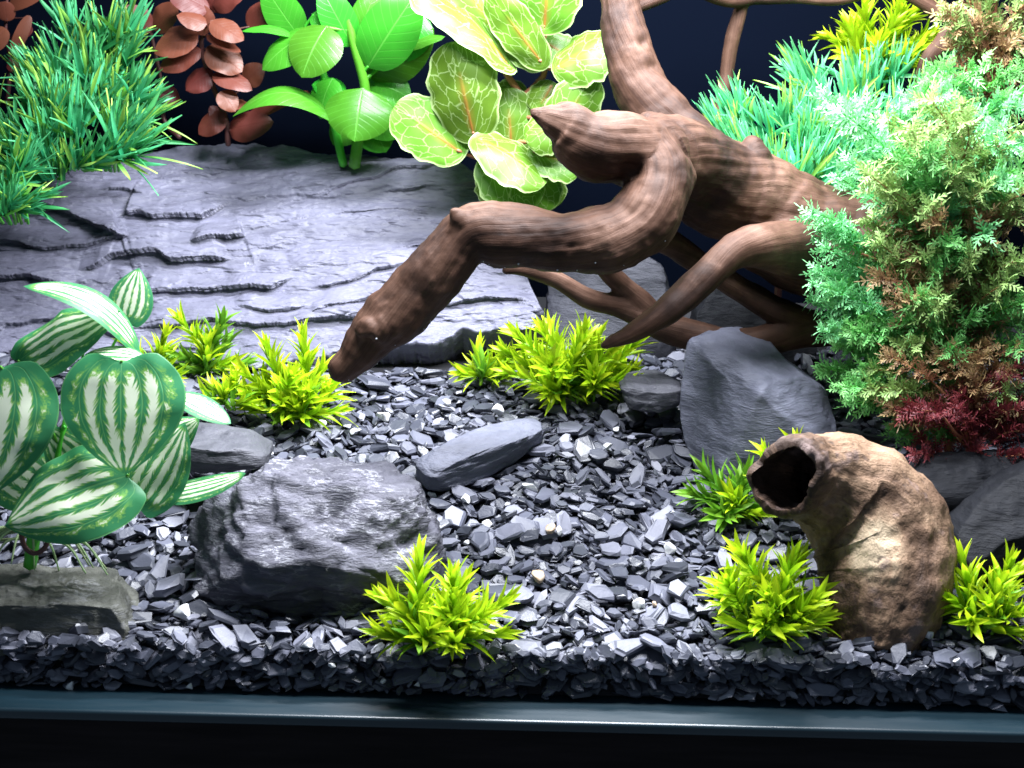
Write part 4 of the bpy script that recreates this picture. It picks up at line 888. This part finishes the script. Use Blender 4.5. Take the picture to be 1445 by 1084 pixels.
# --- feathery plants: plant > frond (shared meshes)
def frond_mesh(name, rnd, L, mat, smat):
    V0, F0, U0, MI = [], [], [], []
    n = 17; pts = catmull([(0, 0, 0), (rnd.uniform(-.3, .3), L*0.5, rnd.uniform(0.1, .4)), (rnd.uniform(-.5, .5), L, rnd.uniform(-.4, .1))], n)
    v, f_ = tube(pts, np.linspace(0.10, 0.03, n), 4); V0 += list(v); F0 += f_; U0 += [(0.5, 0)]*len(v); MI += [1]*len(f_)
    def blade(p, d, nn, l, w, t_):
        k = len(V0); s = np.cross(d, nn)
        V0.extend([p-s*w*.35, p+s*w*.35, p+d*l*.6+s*w*.5+nn*.03*l, p+d*l-nn*0.05*l, p+d*l*.6-s*w*.5+nn*.03*l]); U0.extend([(.5, t_)]*5); F0.append((k, k+1, k+2, k+3, k+4)); MI.append(0)
    for i in range(2, n, 2):
        tg = nrm(pts[min(i+1, n-1)]-pts[i-1]); f = i/(n-1); last = i >= n-2
        for sd in range(5 if last else 3):
            a = sd*(1.256 if last else 2.09)+i*0.9+rnd.uniform(-.4, .4); N = nrm(np.cross(tg, [0.2, 0.1, 1])); B = np.cross(tg, N); out = math.cos(a)*N+math.sin(a)*B
            d = nrm(out*(0.6 if last else 1.0)+tg*rnd.uniform(.3, .9)+np.array([0, 0, rnd.uniform(-.2, .2)])); nn = nrm(np.cross(d, [rnd.gauss(0, 1), rnd.gauss(0, 1), rnd.gauss(0, 1)]))
            s = np.cross(d, nn); ll = rnd.uniform(1.0, 1.6); p0 = pts[i]
            # a drooping, deeply cut leaf: axis in three steps, finger lobes both sides
            for q in range(4):
                dq = nrm(d+nn*(-0.18*q)); p1 = p0+dq*ll/4; blade(p0, dq, nn, ll/3.4, 0.10, f)
                for e in (-1, 1):
                    l2 = ll*(0.52-0.07*q)*rnd.uniform(.7, 1.15); dd = nrm(dq*0.9+s*e*rnd.uniform(.55, .95)+nn*rnd.uniform(-.3, .3)); blade(p0, dd, nn, l2, 0.145, min(1, f*0.5+0.12*q+.1))
                    d3 = nrm(dd+s*e*0.7); blade(p0+dd*l2*.45, d3, nn, l2*.5, 0.125, min(1, f*.5+.5))
                p0 = p1
            blade(p0, dq, nn, ll*0.3, 0.11, 1.0)
    me = mesh(name, V0, F0, None, False, U0); me.materials.append(mat); me.materials.append(smat)
    me.polygons.foreach_set("material_index", np.array(MI, dtype=np.int32)); return me
_r = random.Random(9)
FR = {k: [frond_mesh(k+"_frond", _r, 4.4, M['fern_'+k], M['stem_rust'] if k not in ('mint', 'green') else M['stem_green']) for _ in range(3)] for k in ('green', 'mint', 'olive', 'brown', 'maroon')}
def feather(label, base, axis, fr, seed, group="feathery plants", stem_mat='stem_rust'):
    """fr: (kind, n, x0, x1, y0, y1, Y0, Y1, scale, up) - tips spread over the region, growing away from the axis"""
    rnd = random.Random(seed); root = thing("feathery_plant", label, "plant", base, group)
    ax = catmull(axis, 40); st = [(axis, (0.28, 0.24, 0.16))]
    for kind, n, x0, x1, y0, y1, Y0, Y1, s, upw in fr:
        for i in range(n):
            tip = P(rnd.uniform(x0, x1), rnd.uniform(y0, y1), rnd.uniform(Y0, Y1))
            a = ax[np.argmin(np.linalg.norm(ax-(tip-np.array([0, 0, 2.5])), axis=1))]
            d = nrm(nrm(tip-a)+np.array([0, -0.15, upw])); ln = 4.4*s*1.2*rnd.uniform(.75, 1.1); b = tip-d*ln
            x, y, z = basis(b, tip, (rnd.uniform(-.5, .5), -0.5, 0.8))
            o = bpy.data.objects.new("frond", rnd.choice(FR[kind])); COL.objects.link(o); o.parent = root
            o.matrix_basis = mat4(x, y, z, b-base, ln/4.4)
            if i % 2 == 0: st.append(([a, (a+b)/2-np.array([0, 0, .3]), b], (0.12, 0.09, 0.07)))
    stems(root, base, st, M[stem_mat], "stem", 6)
b = G(1330, 640); b = np.array([b[0], 17.5, ground(0, 17.5)-.2])
feather("big feathery bush of green and rusty fronds beside the boulder", b, [b, P(1335, 450, 17), P(1345, 300, 17), P(1360, 180, 17.5)],
        [('mint', 22, 1150, 1225, 290, 470, 14.5, 18, 0.62, 0.2), ('green', 26, 1160, 1250, 400, 600, 14, 18, 0.62, 0.05), ('mint', 18, 1190, 1440, 170, 330, 13.5, 18, 0.7, 0.3), ('green', 24, 1200, 1450, 190, 460, 13, 17, 0.7, 0.3), ('olive', 46, 1230, 1470, 130, 440, 12.5, 17, 0.7, 0.35),
         ('brown', 40, 1250, 1470, 300, 590, 12.6, 16.5, 0.65, 0.1), ('green', 18, 1180, 1460, 420, 610, 12.5, 15.5, 0.6, 0.0), ('olive', 14, 1200, 1460, 420, 600, 12.5, 15, 0.6, 0.1)], 31)
b = P(1375, 650, 13); b[2] = ground(0, 13)-.2
feather("small maroon and rusty feathery sprig at the foot of the bush", b, [b, P(1370, 615, 13), P(1375, 570, 13), P(1380, 540, 13)], [('maroon', 20, 1275, 1470, 555, 640, 11, 14.5, 0.55, -0.1), ('brown', 10, 1260, 1450, 500, 600, 12, 14.5, 0.55, 0.0), ('maroon', 7, 1350, 1470, 510, 570, 12.5, 14.5, 0.5, 0.1)], 32)
b = P(1250, 300, 24)
feather("mint feathery fronds drooping over the teal grass", b, [b, P(1255, 240, 24), P(1260, 190, 24), P(1270, 150, 24)], [('mint', 30, 1160, 1330, 140, 290, 20, 25, 0.65, 0.2), ('mint', 16, 1300, 1460, 100, 220, 19, 23, .7, .4), ('green', 10, 1280, 1460, 90, 200, 20, 23, .7, .4)], 33, stem_mat='stem_green')
b = P(1400, 150, 30)
feather("olive brown feathery plant against the back wall beside the lime bush", b, [b, P(1400, 90, 30), P(1402, 40, 30), P(1405, -30, 30)], [('brown', 14, 1335, 1470, -20, 110, 28, 31, 0.9, 0.4), ('olive', 8, 1325, 1460, -20, 90, 28, 30, 0.85, 0.4)], 34)

# the plants set high at the back stand on dark stalks rooted in the gravel
for o in [x for x in COL.objects if x.parent is None and x.get("category") == "plant"]:
    c = np.array(o.location)/S; gz = float(ground(0, c[1]))
    if c[2] > gz+1.5 and c[0] > 6 and c[1] > 20:
        foot = np.array([c[0]+0.3, min(c[1]+0.8, 41), gz-0.6])-c
        stems(o, np.zeros(3), [([foot, foot*0.5+np.array([0.3, 0.3, 0]), np.array([0, 0, 0.4])], (0.30, 0.24, 0.20))], M['stem_dark'], "stalk")
# ----------------------------------------------------------------- gravel: slate chips dropped one by one onto a height map
v, f = [], []
xs = np.linspace(-46, 46, 60); ys = np.array([0.9, 1.9, 2.8, 6, 10, 15, 20, 26, 32, 41.5])
def bed(y): return np.where(y < 1.0, 0.0, np.where(y < 2.8, (y-1.0)/1.8*(ground(0, 2.8)-1.3), ground(0, y)-1.3))
for x in xs:
    for y in ys: v.append((x, y, float(bed(y))))
nx, ny = len(xs), len(ys)
f = [(i*ny+j, (i+1)*ny+j, (i+1)*ny+j+1, i*ny+j+1) for i in range(nx-1) for j in range(ny-1)]
tag(link("substrate", mesh("substrate", v, f, M['soil'])), kind="structure")

def chip_shape(rnd):
    n = rnd.randint(5, 8); el = rnd.uniform(0.34, 0.82); th = rnd.uniform(0.08, 0.21); a0 = rnd.random()*6
    an = sorted(a0+2*math.pi*(k+rnd.uniform(-.33, .33))/n for k in range(n)); V0 = []
    rr = [rnd.uniform(0.72, 1.05) for _ in an]
    for lev, (sc_, z) in enumerate(((0.86, -th/2), (1.0, -th*0.1), (0.93, th*0.28), (0.74, th/2))):
        ox, oy = (rnd.uniform(-.08, .08), rnd.uniform(-.08, .08)); tl = (rnd.uniform(-.12, .12), rnd.uniform(-.12, .12))
        for a, r in zip(an, rr):
            r2 = r*sc_*rnd.uniform(.93, 1.05); x, y = math.cos(a)*r2*0.5+ox*.5, math.sin(a)*r2*0.5*el+oy*.5
            V0.append((x, y, z+tl[0]*x+tl[1]*y+rnd.uniform(-.02, .02)))
    F0 = [tuple(range(n-1, -1, -1)), tuple(range(3*n, 4*n))]
    for l in range(3):
        for k in range(n): F0.append((l*n+k, l*n+(k+1) % n, (l+1)*n+(k+1) % n, (l+1)*n+k))
    aa = (np.array(an) % (2*math.pi)); o = np.argsort(aa)
    return np.array(V0), F0, el, th, aa[o], np.array(rr)[o]
rnd = random.Random(21); CH = [chip_shape(rnd) for _ in range(40)]
CHM = [mesh("slate_chip", c[0], c[1], M['chip'], False) for c in CH]

RES = 0.1; X0, X1, Y1 = -42.0, 42.0, 33.0
NX, NY = int((X1-X0)/RES), int(Y1/RES)
gy = (np.arange(NY)+.5)*RES; gx = X0+(np.arange(NX)+.5)*RES
H = np.repeat(bed(gy)[None, :], NX, 0).astype(float); ID = np.full((NX, NY), -1, int)
TARGET = np.repeat(ground(0, gy)[None, :], NX, 0)
bumps = fbm(np.stack(np.meshgrid(gx*0.12, gy*0.12, indexing='ij')+[np.zeros((NX, NY))], -1).reshape(-1, 3), 3).reshape(NX, NY)
TARGET = TARGET-0.25+(0.12+0.33*np.clip(gy/6, 0, 1))[None]*bumps-0.55*np.clip(1-gy/2.5, 0, 1)[None]
blocked = np.zeros((NX, NY), bool)
for (mx, my, ax, ay) in MASKS:
    blocked |= (((gx[:, None]-mx)/max(ax, .1))**2+((gy[None, :]-my)/max(ay, .1))**2) < 1
g2 = np.random.default_rng(5); placed = []
def drop(x, y, shp, size, yaw, zs=1.0):
    V0, F0, el, th, aa, rr = CH[shp]; h = size*0.55
    y = max(y, 0.06+h*math.sqrt((math.sin(yaw))**2+(el*math.cos(yaw))**2)*0.97)
    i0, i1 = int((x-h-X0)/RES), int((x+h-X0)/RES)+1; j0, j1 = int((y-h)/RES), int((y+h)/RES)+1
    i0, j0 = max(i0, 0), max(j0, 0); i1, j1 = min(i1, NX), min(j1, NY)
    if i1-i0 < 2 or j1-j0 < 2: return None
    dx = gx[i0:i1, None]-x; dy = gy[None, j0:j1]-y; c, s = math.cos(yaw), math.sin(yaw)
    a = (c*dx+s*dy); b = (-s*dx+c*dy)/el
    ins = (a*a+b*b) < (0.46*size)**2
    if ins.sum() < 3: return None
    hh = H[i0:i1, j0:j1][ins]; DX = np.broadcast_to(dx, ins.shape)[ins]; DY = np.broadcast_to(dy, ins.shape)[ins]
    A = np.stack([DX, DY, np.ones_like(DX)], 1); g_, *_ = np.linalg.lstsq(A.T@A+np.eye(3)*0.02, A.T@hh, rcond=None)
    sx, sy = np.clip(g_[0]*0.85+g2.normal(0, 0.16), -1.1, 1.1), np.clip(g_[1]*0.85+g2.normal(0, 0.16), -1.1, 1.1)
    e = hh-(sx*DX+sy*DY); t_ = th*size*zs; zc = np.percentile(e, 82)+t_*0.5
    if zs == 1.0 and zc > ground(0, y)+(0.05 if y < 3 else 0.45): return None
    top = zc+sx*DX+sy*DY+t_*0.45
    sub = H[i0:i1, j0:j1]; old = sub[ins]; sub[ins] = np.maximum(old, top)
    sid = ID[i0:i1, j0:j1]; q = sid[ins]; q[top > old] = len(placed); sid[ins] = q
    n = nrm([-sx, -sy, 1]); xx = np.array([c, s, 0]); xx = nrm(xx-n*np.dot(xx, n)); yy = np.cross(n, xx)
    placed.append([shp, size, np.array([x, y, zc]), xx, yy, n]); return len(placed)-1
def visible_x(y): return 0.345*(70+y)+5.0
N1 = 15500
for it in range(N1):
    front = it % 5 == 0 and it < 9000
    best = None
    for _ in range(7):
        y = g2.uniform(0.1, 1.9) if front else g2.uniform(0.1, 32.5)**1.0
        x = g2.uniform(-1, 1)*visible_x(y); i, j = min(max(int((x-X0)/RES), 0), NX-1), min(int(y/RES), NY-1)
        if blocked[i, j] or (y > 29 and x < 2): continue
        d = H[i, j]-TARGET[i, j]
        if best is None or d < best[0]: best = (d, x, y)
    if best is None or best[0] > (0.15 if best[2] > 3 else -0.12): continue
    size = float(np.clip(g2.lognormal(0.0, 0.44)*0.97, 0.4, 2.5))
    if front: size = float(np.clip(size*1.2, 0.7, 2.2))
    drop(best[1], best[2], int(g2.integers(0, 40)), size, g2.uniform(0, 6.28))
nchips = len(placed)
# pebbles
PEB = [(262, 866, 1.05, 0), (436, 908, 1.15, 0), (944, 772, .95, 0), (748, 694, .9, 0), (542, 594, 1.1, 0), (703, 582, .95, 0), (632, 572, .8, 0), (690, 735, .7, 0), (788, 758, .5, 0), (757, 820, .85, 1), (924, 859, .5, 1), (856, 645, .7, 0), (452, 606, .7, 0), (502, 612, .6, 0), (660, 758, .5, 0), (780, 756, .75, 1),
       (590, 962, .5, 0), (540, 958, .5, 0), (560, 690, .6, 0), (1310, 905, .8, 0), (1345, 925, .5, 0), (948, 738, .35, 0), (840, 560, .6, 0), (610, 690, .6, 0), (655, 710, .7, 0), (100, 965, .8, 0), (270, 965, .6, 0), (905, 860, .9, 0), (815, 845, .35, 1), (470, 935, .5, 0), (590, 595, .7, 0), (380, 640, .5, 0), (420, 600, .6, 0), (1020, 690, .5, 0), (870, 610, .6, 0), (600, 640, .55, 0)]
def pebble_mesh(nm, rnd, mat):
    vv, ff = ico(3); p = vv*np.array([0.5, rnd.uniform(.34, .45), rnd.uniform(.2, .3)])
    for _ in range(9):
        n = nrm([rnd.gauss(0, 1), rnd.gauss(0, 1), rnd.gauss(0, 1)]); d = rnd.uniform(.13, .27); e = np.maximum(p@n-d, 0); p = p-n*(e*.97)[:, None]
    p = p+vv*(0.03*fbm(p*4+rnd.random()*9, 3))[:, None]; return mesh(nm, p, ff, mat)
PM = [[pebble_mesh("quartz_pebble", rnd, M['quartz']) for _ in range(5)], [pebble_mesh("tan_pebble", rnd, M['tan_pebble']) for _ in range(3)]]
peb = []
for px, py, s, kind in PEB:
    q = G(px, py)
    if q[1] < 0.6: q = P(px, py, 0.6)
    g = q; inside = q[1] < 1.2
    n0 = len(placed); shp = int(g2.integers(0, 40)); r = drop(float(q[0]), float(q[1]), shp, s*0.95, g2.uniform(0, 6.28), 1.6) if not inside else None
    if inside: placed.append([0, s, np.array([q[0], 0.10+s*0.4, q[2]]), np.array([1.0, 0, 0]), np.array([0, 0, 1.0]), np.array([0, -1.0, 0])]); r = len(placed)-1
    if r is not None: peb.append((r, s, kind))
pebset = {r for r, _, _ in peb}
ZONES = [("beside the craggy white-veined rock", G(440, 840)), ("in front of the long bar of slate", G(690, 720)), ("around the tip of the driftwood arm", G(540, 560)), ("between the bar of slate and the blue-grey boulder", G(880, 640)),
         ("in the open gravel before the hollow log", G(900, 790)), ("between the front lime tufts", G(840, 890)), ("around the foot of the variegated plant", G(215, 790)), ("behind the craggy rock by the small flat stone", G(420, 630)),
         ("around the foot of the hollow log", G(1280, 890)), ("below the wide lime tuft by the roots", G(800, 585)), ("under the feathery bush", G(1300, 650))]
def zone(c):
    if c[1] < 1.3 and c[2] < 2.4: return "pressed against the front glass"
    return min(ZONES, key=lambda z: abs(z[1][0]-c[0])+1.2*abs(z[1][1]-c[1]))[0]
for r, s, kind in peb:
    shp, size, c, xx, yy, n = placed[r]
    o = link("tan_pebble" if kind else "white_pebble", PM[kind][r % len(PM[kind])])
    o.matrix_basis = mat4(xx, yy, n, c+n*0.1*s, s*(1.3 if n[2] > 0.3 else 0.9))
    if kind: tag(o, "small tan pebble "+zone(c), "pebble", "tan pebbles "+zone(c))
    else: tag(o, "small white quartz pebble "+zone(c), "pebble", "white pebbles "+zone(c))
# the chips that show largest become things of their own, the rest one mass
cnt = np.bincount(ID[ID >= 0], minlength=len(placed)).astype(float)
score = np.zeros(len(placed))
for i, (shp, size, c, xx, yy, n) in enumerate(placed):
    if i in pebset: continue
    dist = 70+c[1]; cx = F*c[0]/dist
    if abs(cx) > 715: continue
    score[i] = cnt[i]*RES*RES*(F/dist)**2*0.40
    if c[1] < 1.0 and c[2] < 3.0:
        ymin = c[1]-0.5*size*max(abs(xx[1]), abs(yy[1])*CH[shp][2]); score[i] = max(score[i], (size*size*0.28)*(F/70)**2*0.5*(1.0 if ymin < 0.25 else 0.15))
own = set(np.argsort(-score)[:300].tolist())
V0, F0, off = [], [], 0
for i, (shp, size, c, xx, yy, n) in enumerate(placed):
    if i in pebset: continue
    if i in own:
        o = bpy.data.objects.new("slate_chip", CHM[shp]); COL.objects.link(o); o.matrix_basis = mat4(xx, yy, n, c, size)
        tag(o, "loose dark slate chip "+zone(c), "slate chip", "slate chips "+zone(c))
    else:
        v = CH[shp][0]*size; V0.append(c+v[:, :1]*xx+v[:, 1:2]*yy+v[:, 2:3]*n); F0 += [tuple(x+off for x in f_) for f_ in CH[shp][1]]; off += len(v)
o = link("slate_gravel", mesh("slate_gravel", np.vstack(V0), F0, M['chip'], False))
tag(o, "mass of small dark slate chips covering the tank floor", "gravel", kind="stuff")
print("chips", nchips)
